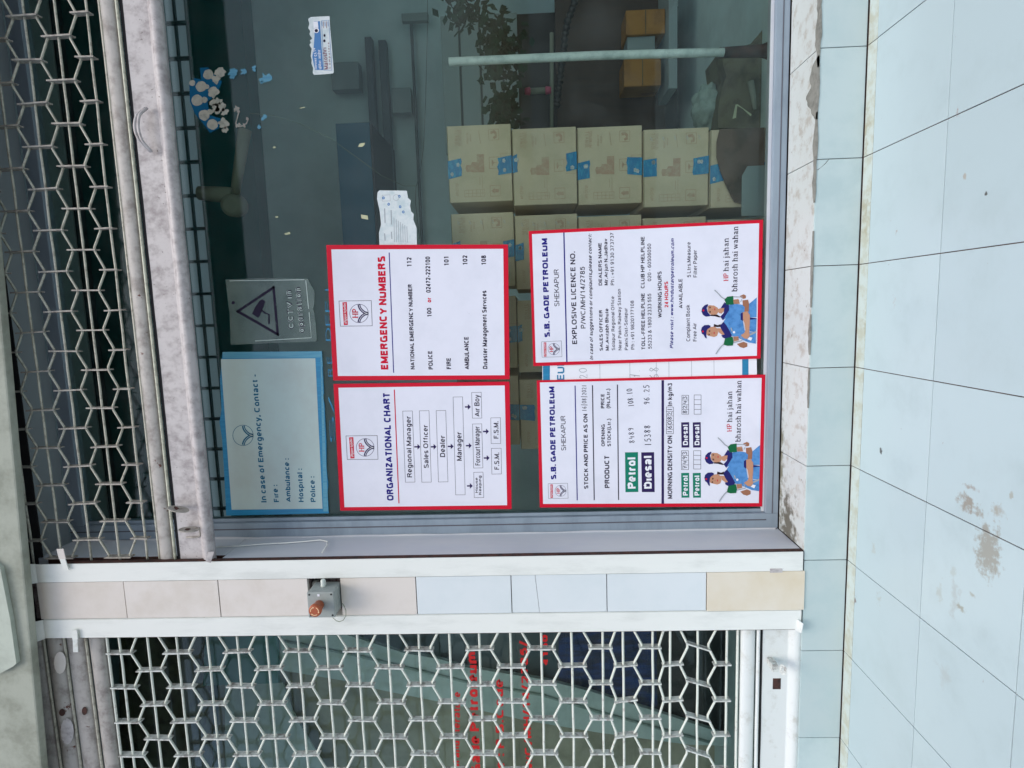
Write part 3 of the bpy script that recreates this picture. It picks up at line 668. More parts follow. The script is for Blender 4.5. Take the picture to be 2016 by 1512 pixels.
def glyphs(s, weight=.12, shear=0):
    vs, fs = [], []; x = 0; q = 0
    for c in s:
        if c == ' ': x += .30; continue
        wd, sts = FONT[c]
        pad = weight*.45
        for pl_ in sts:
            # pull ends of the centre line in so the outer edge stays on the cap line
            pp = [(px+pad, min(max(py, weight/2 if py >= 0 and py < weight/2 else py), 1-weight/2 if py <= 1.001 else 9)) for px, py in pl_]
            flat = len(set(round(b,4) for a_, b in pp)) == 1
            if len(pp) == 2 and not flat and abs(pp[0][0]-pp[1][0]) < 1e-6: pp = [(a_, (0 if b <= weight/2+1e-6 and b > 0 else (1 if abs(b-(1-weight/2)) < 1e-6 else b))) for a_, b in pp]
            L_, R_ = strk(pp, weight); base = len(vs); m = len(L_); q += 1
            for a, b in zip(L_, R_): vs.append((x+a.x+shear*a.y, a.y, (q % 4)*2e-5)); vs.append((x+b.x+shear*b.y, b.y, (q % 4)*2e-5))
            for i in range(m-1): fs.append([base+2*i, base+2*i+2, base+2*i+3, base+2*i+1])
        x += wd+pad*2+.045
    return vs, fs
CAPH = 1.0
_hind = {}
def hindi(s):
    if s in _hind: return _hind[s]
    cu = bpy.data.curves.new('t', 'FONT'); cu.body = s; cu.size = 1.35; cu.offset = .012; cu.resolution_u = 2
    ob = bpy.data.objects.new('t', cu); COL.objects.link(ob); dg = bpy.context.evaluated_depsgraph_get(); dg.update()
    me = ob.evaluated_get(dg).to_mesh(); vs = [(v.co.x, v.co.y, 0) for v in me.vertices]; fs = [list(p.vertices) for p in me.polygons]
    ob.evaluated_get(dg).to_mesh_clear(); bpy.data.objects.remove(ob); bpy.data.curves.remove(cu)
    _hind[s] = (vs, fs); return _hind[s]
DIG = {'0':[[(.5,1),(.15,.75),(.1,.35),(.4,0),(.75,.1),(.9,.55),(.75,.9),(.5,1)]], '1':[[(.5,1.02),(.45,.5),(.42,-.05)]],
 '2':[[(.15,.75),(.4,1),(.75,.85),(.7,.55),(.15,.05),(.9,.02)]], '3':[[(.15,.95),(.6,1),(.75,.8),(.4,.55),(.8,.35),(.6,.02),(.1,.05)]],
 '4':[[(.35,1),(.15,.45),(.9,.42)],[(.75,.8),(.65,-.02)]], '5':[[(.85,1),(.3,.98),(.2,.6),(.6,.62),(.85,.3),(.5,0),(.1,.08)]],
 '6':[[(.75,1),(.3,.7),(.12,.3),(.4,0),(.8,.15),(.75,.42),(.4,.5),(.15,.35)]], '7':[[(.1,.95),(.85,1),(.45,0)],[(.3,.5),(.75,.55)]],
 '8':[[(.8,.85),(.45,1),(.2,.8),(.45,.55),(.8,.3),(.5,0),(.15,.2),(.4,.5),(.8,.85)]], '9':[[(.8,.7),(.45,.55),(.2,.75),(.5,1),(.82,.85),(.75,.4),(.5,0)]],
 '/':[[(.55,1.25),(.4,-.25)]], '.':[[(.45,.02),(.5,.06)]]}
# slab-ended strokes (x, y, ...; widths: T thick, N thin) for the serif tagline
T_, N_ = .24, .10
def serif(x, y, w=.17): return ([(x-w,y),(x+w,y)], N_)
SER = {
 'h':([([(.2,0),(.2,1.45)],T_),([(.2,.8),(.4,.98),(.62,.98),(.72,.8),(.72,0)],T_*.8),serif(.2,.03),serif(.72,.03),([(.02,1.42),(.25,1.42)],N_)],.98),
 'a':([([(.15,.8),(.35,.97),(.55,.9),(.6,.7),(.6,.1),(.78,.03)],T_*.85),([(.6,.6),(.25,.45),(.15,.22),(.3,.03),(.6,.2)],T_*.7)],.88),
 'i':([([(.2,0),(.2,.97)],T_),serif(.2,.03),([(.03,.94),(.2,.94)],N_),([(.2,1.25),(.2,1.42)],T_)],.46),
 'j':([([(.2,.97),(.2,-.25),(.02,-.38)],T_),([(.03,.94),(.2,.94)],N_),([(.2,1.25),(.2,1.42)],T_)],.44),
 'n':([([(.2,0),(.2,.97)],T_),([(.2,.8),(.4,.98),(.62,.98),(.72,.8),(.72,0)],T_*.8),serif(.2,.03),serif(.72,.03),([(.03,.94),(.2,.94)],N_)],.98),
 'b':([([(.2,0),(.2,1.45)],T_),([(.2,.8),(.5,1),(.78,.75),(.78,.25),(.5,.0),(.2,.15)],T_*.8),([(.02,1.42),(.25,1.42)],N_)],.95),
 'r':([([(.2,0),(.2,.97)],T_),([(.2,.75),(.4,.97),(.58,.92)],T_*.8),serif(.2,.03),([(.03,.94),(.2,.94)],N_)],.68),
 'o':([([(.45,1),(.15,.8),(.12,.3),(.3,.02),(.6,.02),(.78,.3),(.76,.78),(.45,1)],T_*.8)],.9),
 's':([([(.65,.8),(.4,1),(.18,.8),(.35,.55),(.62,.35),(.5,.04),(.15,.12)],T_*.75)],.78),
 'w':([([(.1,.97),(.38,.02)],T_),([(.38,.02),(.62,.9)],N_),([(.58,.97),(.85,.02)],T_),([(.85,.02),(1.08,.97)],N_),serif(.1,.95,.12),serif(1.05,.95,.12)],1.2),
 'H':([([(.2,0),(.2,1.4)],T_),([(.9,0),(.9,1.4)],T_),([(.2,.7),(.9,.7)],N_),serif(.2,.03),serif(.9,.03),serif(.2,1.37),serif(.9,1.37)],1.15),
 'P':([([(.2,0),(.2,1.4)],T_),([(.2,1.36),(.6,1.36),(.82,1.15),(.82,.88),(.6,.66),(.2,.66)],T_*.8),serif(.2,.03),serif(.15,1.37)],.98),
 ' ':([],.42)}
def stroke2(mb, pts, w, to3):
    pts = [Vector(p) for p in pts]; n = len(pts)
    L_, R_ = [], []
    for i, p in enumerate(pts):
        a = pts[max(i-1,0)]; b = pts[min(i+1,n-1)]; t = (b-a)
        if t.length < 1e-9: t = Vector((1,0))
        t.normalize(); nn = Vector((-t.y, t.x))*w/2; L_.append(p+nn); R_.append(p-nn)
    for i in range(n-1): mb.add([to3(L_[i]),to3(L_[i+1]),to3(R_[i+1]),to3(R_[i])], [(0,1,2,3)])
class Sign:
    """flat print on a board: positions measured in a local picture frame, laid on the plane Y"""
    def __init__(s, parent, org, sc, Y):
        s.p = parent; s.o = org; s.s = sc; s.Y = Y; s.m = {}; s.lay = {}
    def mb(s, key, layer=1):
        k = (key, layer)
        if k not in s.m: s.m[k] = MB()
        return s.m[k]
    def pt(s, x, y, layer=1): return P(s.o[0]+x*s.s, s.o[1]+y*s.s, s.Y-.0003*layer)
    def text(s, t, a, b, h, key, bold=.0, shear=0, layer=2):
        if ord(max(t)) > 1000: vs, fs = hindi(t)
        else: vs, fs = glyphs(t, .15+bold*3.2, shear)
        x0 = min(v[0] for v in vs); x1 = max(v[0] for v in vs)
        A = s.pt(*a, layer); B = s.pt(*b, layer); ex = B-A; up = Vector((-ex.z, 0, ex.x)).normalized()*(h*s.s/F*(A.y+CD)*1.0)
        s.mb(key, layer).add([A+ex*((v[0]-x0)/(x1-x0))+up*(v[1]/CAPH)+Vector((0,-v[2],0)) for v in vs], fs)
    def frame(s, a, b, h, layer=2):
        A = s.pt(*a, layer); B = s.pt(*b, layer); ex = B-A; up = Vector((-ex.z,0,ex.x)).normalized()*(h*s.s/F*(A.y+CD))
        return A, ex, up
    def hand(s, t, a, b, h, key='hand', w=.13, layer=2):
        A, ex, up = s.frame(a, b, h, layer); n = len(t); hw = up.length
        for i, ch in enumerate(t):
            for pl_ in DIG[ch]:
                stroke2(s.mb(key,layer), [(((i+p[0]*.8+.1)/n)*ex.length, p[1]*hw+random.uniform(-.02,.02)*hw) for p in pl_], w*hw, lambda q: A+ex.normalized()*q.x+up.normalized()*q.y)
    def ser(s, t, a, b, xh, key, layer=2):
        A, ex, up = s.frame(a, b, xh, layer); tot = sum(SER[c][1] for c in t); x = 0; k = ex.length/tot; hw = up.length
        for c in t:
            for pl_, w in SER[c][0]:
                stroke2(s.mb(key,layer), [((x+p[0])*k, p[1]*hw) for p in pl_], w*min(k,hw)*1.15, lambda q: A+ex.normalized()*q.x+up.normalized()*q.y)
            x += SER[c][1]
    def poly(s, pts, key, layer=1): s.mb(key,layer).poly([s.pt(*p,layer) for p in pts])
    def line(s, pts, w, key, layer=1):
        stroke2(s.mb(key,layer), pts, w, lambda q: s.pt(q.x,q.y,layer))
    def outline(s, pts, w, key, layer=1):
        for a, b in zip(pts, pts[1:]+pts[:1]):
            d = (Vector(b)-Vector(a)).normalized()*w/2; s.line([Vector(a)-d, Vector(b)+d], w, key, layer)
    def circle(s, c, r, w, key, layer=1):
        s.line([(c[0]+r*math.cos(2*math.pi*k/32), c[1]+r*math.sin(2*math.pi*k/32)) for k in range(33)], w, key, layer)
    def disc(s, c, r, key, layer=1, ry=None):
        s.poly([(c[0]+r*math.cos(2*math.pi*k/16), c[1]+(ry or r)*math.sin(2*math.pi*k/16)) for k in range(16)], key, layer)
    def leaves(s, c, r, key, layer, bg):
        for sg in (1,-1):
            pts = [(-.02,.96),(.03,.72),(.14,.5),(.35,.27),(.62,.08),(.97,0)]
            s.line([(c[0]+r*a, c[1]-sg*r*b) for a, b in pts], r*.30, key, layer)
            pts = [(.0,.93),(.06,.70),(.18,.48),(.38,.25),(.64,.07),(.93,0)]
            s.line([(c[0]+r*a, c[1]-sg*r*b) for a, b in pts], r*.05, bg, layer+1)
    def logo(s, sq, c, r, strip):
        s.outline(sq, r*.045, 'ink', 2); s.poly(strip, 'redtext', 2)
        h = abs(strip[3][0]-strip[0][0])
        a = (strip[3][0]-h*.25, strip[3][1]-h*.3); b = (strip[2][0]-h*.25, strip[2][1]+h*.3)
        s.text('हिन्दुस्तान पेट्रोलियम', a, b, h*.55, 'white', 0, 0, 3)
        s.circle(c, r, r*.045, 'navybox', 2); s.leaves(c, r, 'navybox', 2, 'white')
        s.ser('HP', (c[0]-r*.12, c[1]+r*.52), (c[0]-r*.14, c[1]-r*.52), r*.42, 'redtext', 4)
    def finish(s):
        names = {'ink':'black_lettering','navy':'navy_lettering','redtext':'red_lettering','white':'white_print','navybox':'navy_print','green':'green_print','hand':'handwriting','skin':'printed_face_and_arms','uniform':'printed_uniform','capink':'printed_cap','hair':'printed_hair','nozzle':'printed_nozzle','greyink':'grey_print','skind':'printed_arm'}
        for (k, l), mb in s.m.items():
            mb.build(names.get(k, k+'_print'), M[k], s.p, fix=False)['kind'] = 'stuff'
def plate(name, part, quad, s, th, mtl, parent, layer=0):
    pts = [s.pt(x, y, layer) for x, y in quad]
    return MB().prism(pts, (0, th, 0)).build(part, mtl, parent, bevel=0)

BY = .207
def board(org, sc, outer, inner, label):
    c = P(org[0]+sc*outer[0][0], org[1]+sc*outer[0][1], BY)
    e = empty('notice_board', c, label, 'sign', 'red bordered notice boards'); s = Sign(e, org, sc, BY)
    pts = [s.pt(x, y, 0) for x, y in outer]
    MB().prism(pts, (0,.0045,0)).build('red_backing', M['red'], e, bevel=.0006)
    s.poly(inner, 'board', 1); return s
M['board_'] = M['board']
# ---- emergency numbers
s = board((640,470), .19841, [(80,1408),(10,62),(1815,57),(1832,1395)], [(127,1362),(62,106),(1768,100),(1782,1354)], 'red bordered white sign headed EMERGENCY NUMBERS in red, on the glass')
s.logo([(152,868),(138,618),(458,614),(468,864)], (337,741), 92, [(186,857),(172,632),(216,628),(226,855)])
s.text('EMERGENCY NUMBERS', (627,1298), (595,172), 74, 'redtext', .035)
s.line([(680,1330),(636,137)], 9, 'navy', 2)
B_ = .022
for t, a, b, h in [('NATIONAL EMERGENCY NUMBER',(889,1296),(862,452),40),('112',(858,275),(856,185),45),('POLICE',(1070,1296),(1062,1115),43),('100',(1057,773),(1053,685),43),('02472-222100',(1048,535),(1040,177),45),('FIRE',(1250,1293),(1247,1185),44),('101',(1227,265),(1225,178),45),('AMBULANCE',(1430,1296),(1423,975),44),('102',(1412,257),(1410,165),45),('Disaster Management Services',(1610,1292),(1600,515),44),('108',(1597,257),(1595,165),45)]:
    s.text(t, a, b, h, 'ink', B_)
s.text('or', (1052,632), (1051,585), 40, 'redtext', .03); s.finish()
# ---- organizational chart
s = board((640,740), .19841, [(150,1338),(82,80),(1830,57),(1852,1322)], [(193,1303),(132,118),(1782,95),(1806,1283)], 'red bordered white sign headed ORGANIZATIONAL CHART with boxes and arrows')
s.logo([(220,830),(207,596),(517,592),(525,828)], (398,710), 88, [(252,820),(238,610),(280,608),(292,818)])
s.text('ORGANIZATIONAL CHART', (680,1238), (640,172), 68, 'navy', .03)
s.line([(733,1265),(687,137)], 10, 'redtext', 2)
for q in [[(797,1055),(770,350),(866,348),(892,1054)],[(960,1055),(935,347),(1031,345),(1054,1054)],[(1125,1053),(1102,345),(1197,343),(1219,1051)],[(1296,1181),(1270,210),(1364,208),(1390,1180)],[(1462,420),(1454,165),(1549,163),(1555,419)],[(1474,915),(1463,478),(1554,476),(1566,913)],[(1480,1208),(1475,957),(1567,955),(1575,1207)],[(1655,975),(1650,720),(1747,718),(1750,973)],[(1648,672),(1644,417),(1740,415),(1743,671)]]:
    s.outline(q, 3.2, 'ink', 2)
for t, a, b, h in [('Regional Manager',(862,1007),(848,400),48),('Sales Officer',(1027,915),(1017,487),48),('Dealer',(1190,806),(1188,592),50),('Manager',(1356,842),(1352,557),50),('Air Boy',(1533,403),(1530,187),50),('Forcourt Manager',(1540,888),(1532,502),50),('House',(1515,1160),(1513,1010),24),('Keeping',(1550,1180),(1548,990),26),('F.S.M.',(1727,930),(1727,762),48),('F.S.M.',(1720,622),(1720,452),48)]:
    s.text(t, a, b, h, 'ink', .006)
for x0, x1, y in [(885,945,704),(1050,1105,704),(1217,1275,700),(1397,1455,693),(1408,1465,1092),(1388,1445,308),(1575,1632,815),(1567,1625,552)]:
    s.line([(x0,y),(x1-26,y)], 14, 'navybox', 2); s.poly([(x1-28,y-28),(x1,y),(x1-28,y+28)], 'navybox', 3)
s.finish()
# ---- printed attendants shared by the two lower boards
def attendants(s, dx, dy):
    q = Sign(s.p, (1370+dx, 780+dy), .14558, BY); q.m = s.m
    def pg(pts, k, l): q.poly(pts, k, l)
    # behind: person with nozzle at the right
    pg([(490,765),(560,740),(680,760),(760,750),(868,660),(866,930),(770,930),(745,850),(660,865),(560,890),(450,940),(415,965),(450,900),(490,840)], 'uniform', 2)
    pg([(205,780),(230,765),(290,770),(340,800),(355,850),(330,885),(270,900),(235,885),(205,850)], 'skin', 3)
    pg([(345,815),(425,795),(440,830),(390,880),(355,870)], 'skin', 2)
    pg([(380,805),(430,725),(490,760),(495,830),(450,900),(410,970),(375,920),(420,870),(430,800)], 'capink', 4)
    pg([(235,895),(330,890),(385,925),(360,930),(300,915),(240,910)], 'hair', 3)
    pg([(120,850),(130,800),(165,765),(205,750),(212,765),(190,800),(205,860),(240,900),(230,915),(180,920),(140,895)], 'capink', 4)
    q.disc((146,835), 13, 'redtext', 5)
    pg([(675,700),(750,690),(765,750),(760,850),(700,850),(705,790),(680,770)], 'skind', 3)
    pg([(640,640),(690,618),(722,635),(720,670),(690,680),(650,660)], 'skind', 3)
    pg([(430,690),(470,650),(550,640),(555,755),(460,760)], 'nozzle', 5)
    q.line([(440,685),(390,655),(345,605),(297,560)], 14, 'greyink', 5)
    q.line([(500,650),(680,655),(650,720)], 12, 'greyink', 4)
    pg([(550,690),(620,680),(640,745),(560,750)], 'skin', 5)
    for y in (705,722,737): q.line([(556,y),(632,y-2)], 4, 'hair', 6)
    pg([(770,930),(866,940),(866,958),(770,975)], 'capink', 3)
    # front: person with nozzle at the left
    pg([(420,985),(450,940),(560,890),(660,865),(680,980),(700,1100),(740,1130),(858,1130),(856,1285),(760,1270),(690,1240),(600,1200),(530,1180),(470,1070),(430,1010)], 'uniform', 5)
    pg([(770,962),(866,952),(858,1130),(770,1120)], 'uniform', 4)
    pg([(190,1110),(205,1085),(245,1060),(300,1055),(340,1085),(345,1140),(330,1180),(290,1195),(240,1185),(205,1175),(187,1160)], 'skin', 3)
    pg([(290,1020),(340,1035),(380,1020),(375,1060),(330,1060),(285,1055)], 'hair', 4)
    pg([(335,1075),(385,1080),(435,1160),(400,1165),(350,1130)], 'skin', 4)
    pg([(380,1030),(420,990),(460,1040),(500,1110),(530,1170),(520,1200),(440,1215),(405,1200),(390,1170),(435,1160),(400,1110),(375,1060)], 'capink', 6)
    pg([(115,1105),(125,1065),(160,1035),(215,1030),(243,1045),(240,1065),(205,1085),(190,1110),(185,1160),(190,1215),(170,1205),(150,1165),(125,1150)], 'capink', 5)
    q.disc((140,1120), 13, 'redtext', 6)
    pg([(650,880),(670,860),(690,870),(680,980),(650,960)], 'capink', 6)
    pg([(680,860),(740,845),(775,900),(775,1010),(765,1120),(775,1180),(740,1220),(700,1215),(670,1190),(650,1170),(700,1140),(715,1100),(700,1000),(682,960)], 'skin', 7)
    pg([(600,1290),(690,1260),(740,1280),(740,1325),(690,1345),(640,1330)], 'skind', 4)
    pg([(440,1215),(500,1200),(540,1190),(555,1260),(545,1310),(470,1315),(420,1300),(425,1270)], 'nozzle', 7)
    q.line([(425,1290),(390,1320),(350,1370),(315,1425)], 14, 'greyink', 7)
    q.line([(555,1270),(670,1245),(650,1190)], 12, 'greyink', 8)
    pg([(550,1190),(620,1185),(625,1240),(560,1255)], 'skin', 8)
    for y in (1203,1218,1234): q.line([(556,y),(622,y-4)], 4, 'hair', 9)
    q.line([(775,1165),(858,1125)], 24, 'greyink', 8)
    pg([(740,1225),(770,1195),(810,1205),(790,1245)], 'white', 8)
    q.line([(520,1070),(535,1120)], 16, 'greyink', 7); q.disc((560,1130), 16, 'white', 7)
    for (x, y) in ((232,1115),(226,1162),(240,855),(238,795)): q.disc((x,y), 6, 'hair', 6, 11)
    for (x, y) in ((222,1115),(216,1164),(228,855),(227,795)): q.line([(x,y-14),(x,y+14)], 4, 'hair', 6)
    for (x, y) in ((292,1140),(300,820)): q.disc((x,y), 6, 'redtext', 6, 16)
    for (x, y) in ((262,1140),(272,822)): q.line([(x-12,y),(x+5,y+3)], 5, 'skind', 6)
# ---- licence board
s = board((1030,430), .24802, [(81,1173),(44,100),(1905,10),(1885,1113)], [(100,1145),(70,125),(1873,38),(1855,1090)], 'tall red bordered sign about the explosive licence and contacts, right of the price board')
s.logo([(150,1102),(145,980),(303,972),(308,1098)], (243,1037), 46, [(165,1097),(163,985),(183,984),(185,1096)])
s.line([(347,1142),(323,112)], 10, 'navy', 2)
s.text('S.B. GADE PETROLEUM', (212,942), (190,157), 42, 'navy', .035)
for t, a, b, h, bo_ in [('SHEKAPUR',(287,697),(282,403),38,-.008),('EXPLOSIVE LICENCE NO.',(428,997),(411,262),38,.012),('P/WC/MH/14/2785',(495,873),(488,383),36,.0),
  ('SALES OFFICER',(633,1050),(628,727),25,.015),('DEALERS NAME',(626,532),(622,195),26,.015),('Mr.Avitabh Bhute',(681,1048),(676,715),26,.015),('Mr.Arjun N.Jadhav',(672,530),(668,160),26,.015),
  ('Solapur Regional Office',(729,1046),(722,618),25,0),('Ph : +91 9130 373737',(722,530),(718,113),26,0),('Near Pakni Railway Station',(781,1046),(774,560),25,0),('Pakni Dist-Solapur',(832,1045),(826,710),25,0),('Ph : +91 9820177108',(883,1040),(878,652),26,0),
  ('TOLL-FREE HELPLINE',(968,1040),(964,595),28,.015),('CLUB HP HELPLINE',(963,555),(963,145),28,.015),('55233 & 1800 2333 555',(1020,1035),(1016,597),28,0),('020 - 60506050',(1016,498),(1014,200),27,0),
  ('WORKING HOURS',(1101,787),(1098,420),30,.015),('AVAILABLE',(1266,713),(1263,480),29,.008),('Complaint Book',(1325,975),(1322,685),29,0),('5 Ltrs.Measure',(1330,467),(1328,187),28,0),('Free Air',(1377,975),(1375,830),28,0),('Filter Paper',(1380,467),(1378,250),28,0)]:
    s.text(t, a, b, h, 'ink', bo_)
s.text('In case of suggestions or complaints,please contact:', (555,1122), (541,120), 25, 'ink', .012, .25)
s.text('24 HOURS', (1152,707), (1150,500), 28, 'redtext', .025)
s.text('Please visit : www.hindustanpetroleum.com', (1190,1032), (1198,157), 25, 'navy', .015, .25)
s.ser('HP', (1628,497), (1627,433), 25, 'redtext'); s.ser('hai jahan', (1630,420), (1630,152), 27, 'ink'); s.ser('bharosh hai wahan', (1698,582), (1706,60), 28, 'ink')
attendants(s, -6.5, -290.5); s.finish()
# ---- stock and price board
s = board((1030,720), .24802, [(132,1126),(108,117),(1923,70),(1898,1118)], [(158,1097),(133,133),(1893,97),(1870,1090)], 'tall red bordered sign with handwritten petrol and diesel stock and prices')
s.logo([(202,1055),(198,937),(352,933),(357,1052)], (297,993), 44, [(217,1050),(216,943),(234,942),(236,1049)])
s.text('S.B. GADE PETROLEUM', (262,902), (247,165), 42, 'navy', .035)
for a, b, w, k in [((429,1068),(412,158),8,'navy'),((564,1068),(550,155),8,'ink'),((757,1066),(748,150),8,'ink'),((1108,1096),(1108,115),20,'navybox')]: s.line([a,b], w, k, 2)
for t, a, b, h, bo_ in [('SHEKAPUR',(340,672),(335,397),38,-.008),('STOCK AND PRICE AS ON',(516,977),(510,383),32,.02),('PRODUCT',(685,970),(682,715),38,.018),('OPENING',(648,640),(647,465),27,.018),('STOCK(Ltr.)',(696,640),(694,420),27,.018),('PRICE',(645,338),(644,225),28,.02),('(Rs./Ltr.)',(690,338),(688,182),27,.018),('MORNING DENSITY ON',(1183,1055),(1182,555),36,.018),('In kg/m3',(1182,318),(1182,138),34,.018)]:
    s.text(t, a, b, h, 'ink', bo_)
s.poly([(812,1004),(808,688),(911,686),(914,1002)], 'green', 2); s.text('Petrol', (892,975), (890,727), 62, 'white', .03, 0, 3)
s.poly([(942,1003),(937,688),(1039,686),(1044,1003)], 'navybox', 2); s.text('Diesal', (1020,975), (1018,715), 60, 'white', .03, 0, 3)
for x in (1254, 1346):
    s.poly([(x+3,1048),(x,852),(x+63,850),(x+65,1047)], 'green', 2); s.text('Petrol', (x+52,1030), (x+52,872), 38, 'white', .025, 0, 3)
    s.poly([(x+3,650),(x,450),(x+63,448),(x+65,649)], 'navybox', 2); s.text('Diesal', (x+53,630), (x+52,468), 38, 'white', .025, 0, 3)
def cells(x0, x1, y0, y1, n, digs=None):
    s.outline([(x0,y0),(x0,y1),(x1,y1),(x1,y0)], 3, 'ink', 2)
    for k in range(1,n): y = y0+(y1-y0)*k/n; s.line([(x0,y),(x1,y)], 3, 'ink', 2)
    if digs: s.hand(digs, (x1-13,y0), (x1-13,y1), (x1-x0)*.6, 'hand', .17)
cells(1137,1192,540,328,6,'160821'); cells(1257,1312,825,675,4,'7493'); cells(1353,1410,820,675,4); cells(1260,1313,385,235,4,'8243'); cells(1357,1412,385,232,4)
s.hand('16/08/2021', (502,364), (500,148), 34, 'hand', .13); s.hand('8489', (885,617), (875,487), 42); s.hand('108.10', (878,325), (862,178), 42); s.hand('15388', (1015,640), (1008,467), 48); s.hand('96.25', (1003,312), (1000,148), 44)
s.ser('HP', (1655,523), (1652,458), 25, 'redtext'); s.ser('hai jahan', (1658,448), (1658,200), 27, 'ink'); s.ser('bharosh hai wahan', (1725,605), (1732,115), 28, 'ink')
attendants(s, 0, 0); s.finish()
# ---- older board showing between the two lower boards
e = empty('old_price_board', P(1490,760,.2115), 'older white board with blue edges, mostly hidden between the two lower signs', 'sign')
s = Sign(e, (1030,720), .24802, .2111); 
MB().prism([s.pt(x,y,0) for x,y in [(155,330),(150,-200),(1850,-250),(1860,330)]], (0,.0008,0)).build('backing', M['white'], e)
s.poly([(160,330),(155,-100),(212,-100),(212,330)], 'cbblue', 1); s.poly([(1740,330),(1738,-100),(1788,-100),(1790,330)], 'cbblue', 1)
s.text('PETROLEUM', (330,450), (325,-60), 58, 'cbblue', .01); 
for x in (612,850,1060,1160,1340,1518): s.line([(x,330),(x-4,-60)], 3, 'greyink', 1)
s.hand('2', (510,108), (508,60), 64, 'greyink', .07); s.hand('0', (505,60), (503,10), 60, 'greyink', .07); s.hand('7.', (925,100), (925,20), 80, 'greyink', .07); s.hand('68', (1075,110), (1073,0), 70, 'greyink', .07)
s.finish()
# ---- emergency contact board
e = empty('contact_board', P(640,1010,BY), 'blue edged weathered board reading In case of Emergency, Contact', 'sign')
s = Sign(e, (340,540), .3242, BY)
MB().prism([s.pt(x,y,0) for x,y in [(325,1465),(312,1200),(300,1000),(284,900),(296,820),(287,640),(303,472),(905,467),(918,722),(911,740),(922,790),(926,900),(932,1000),(934,1180),(944,1280),(940,1330),(948,1452)]], (0,.004,0)).build('blue_panel', M['cbblue'], e)
s.poly([(303,472),(905,467),(912,560),(903,560),(899,505),(306,508)], 'cbedge', 1); s.poly([(898,505),(905,505),(945,1440),(915,1440)], 'cbedge', 2)
s.poly([(358,1430),(292,515),(866,510),(910,1423)], 'cbface', 1)
for t, a, b, h in [('In case of Emergency, Contact -',(570,1385),(512,608),34),('Fire :',(645,1383),(635,1278),32),('Ambulance :',(718,1383),(705,1118),31),('Hospital :',(795,1383),(785,1180),31),('Police :',(868,1383),(860,1227),31)]:
    s.text(t, a, b, h, 'cbink', .018)
s.circle((427,978), 62, 3, 'cbink', 2); s.leaves((430,978), 60, 'cbink', 2, 'cbface'); s.finish()
# ---- cctv plate
e = empty('cctv_plate', P(605,660,BY), 'clear plastic plate with a camera in a black triangle and CCTV in operation', 'sign')
s = Sign(e, (340,540), .3242, BY)
MB().prism([s.pt(x,y,0) for x,y in [(352,428),(345,240),(320,32),(560,22),(820,28),(862,110),(858,190),(850,215),(858,225),(868,300),(875,398),(870,408)]], (0,.003,0)).build('plate', M['film'], e)
s.outline([(395,225),(612,80),(638,365)], 15, 'ink', 2)
for c in ((500,300),(520,150),(628,190),(632,300),(455,190)): s.line([(c[0]-9,c[1]-9),(c[0]+9,c[1]+9)], 4, 'film', 3)
s.poly([(482,240),(500,200),(530,158),(545,152),(562,165),(548,205),(530,250),(518,264)], 'ink', 2)
s.line([(535,215),(560,235),(585,245),(585,303)], 9, 'ink', 2); s.line([(540,158),(528,180),(550,190)], 10, 'ink', 3)
for t, a, b, h in [('CCTV in',(738,332),(720,97),36),('operation',(800,355),(775,78),36)]:
    s.text(t, a, b, h, 'etch', .032, 0, 2); s.text(t, a, b, h, 'ink', -.012, 0, 3)
s.line([(345,40),(800,33)], 4, 'etch', 2); s.line([(808,35),(825,210)], 4, 'etch', 2); s.line([(828,230),(842,385),(500,405)], 4, 'etch', 2)
s.disc((367,173), 10, 'ink', 2); s.finish()
# ---- torn camera shop sticker
e = empty('shop_sticker', P(655,150,BY), 'small torn white and blue sticker with camera picture, alone on the upper glass', 'sticker')
s = Sign(e, (590,20), .3173, GY)
rag = [(88,402),(80,385),(84,360),(72,330),(76,310),(68,285),(75,240),(60,215),(72,200),(62,190),(78,175),(60,150),(66,130),(52,110),(60,85),(52,55),(70,42),(185,37),(190,120),(201,240),(212,385),(205,393),(150,398)]
MB().prism([s.pt(x,y,1) for x,y in rag], (0,.0002,0)).build('paper', M['sticker'], e)
s.poly([(95,370),(78,290),(88,215),(92,150),(88,70),(126,68),(136,230),(147,372)], 'stblue', 2)
s.text('CCTV', (107,285), (96,232), 15, 'white', .02, 0, 3); s.text('आपका', (108,368), (104,295), 13, 'white', 0, 0, 3); s.text('कॅमेरा आहेत', (137,368), (128,245), 15, 'white', .01, 0, 3)
s.text('Matoshri', (178,366), (165,232), 24, 'maroon', .012, 0, 3); s.text('C o m p u t e r s', (193,362), (183,200), 10, 'maroon', 0, 0, 3)
s.poly([(84,72),(86,112),(116,110),(112,70)], 'white', 3); s.disc((103,125), 17, 'white', 3); s.disc((103,127), 10, 'ink', 4)
for k in range(5): s.line([(138+k*9,70),(140+k*9,100+12*(k%2))], 3, 'maroon' if k % 2 else 'stblue', 3)
s.disc((153,190), 7, 'ink', 3, 9); s.disc((154,157), 6, 'ink', 3, 9)
s.outline([(150,372),(135,66),(180,62),(200,372)], 2, 'stblue', 3); s.finish()
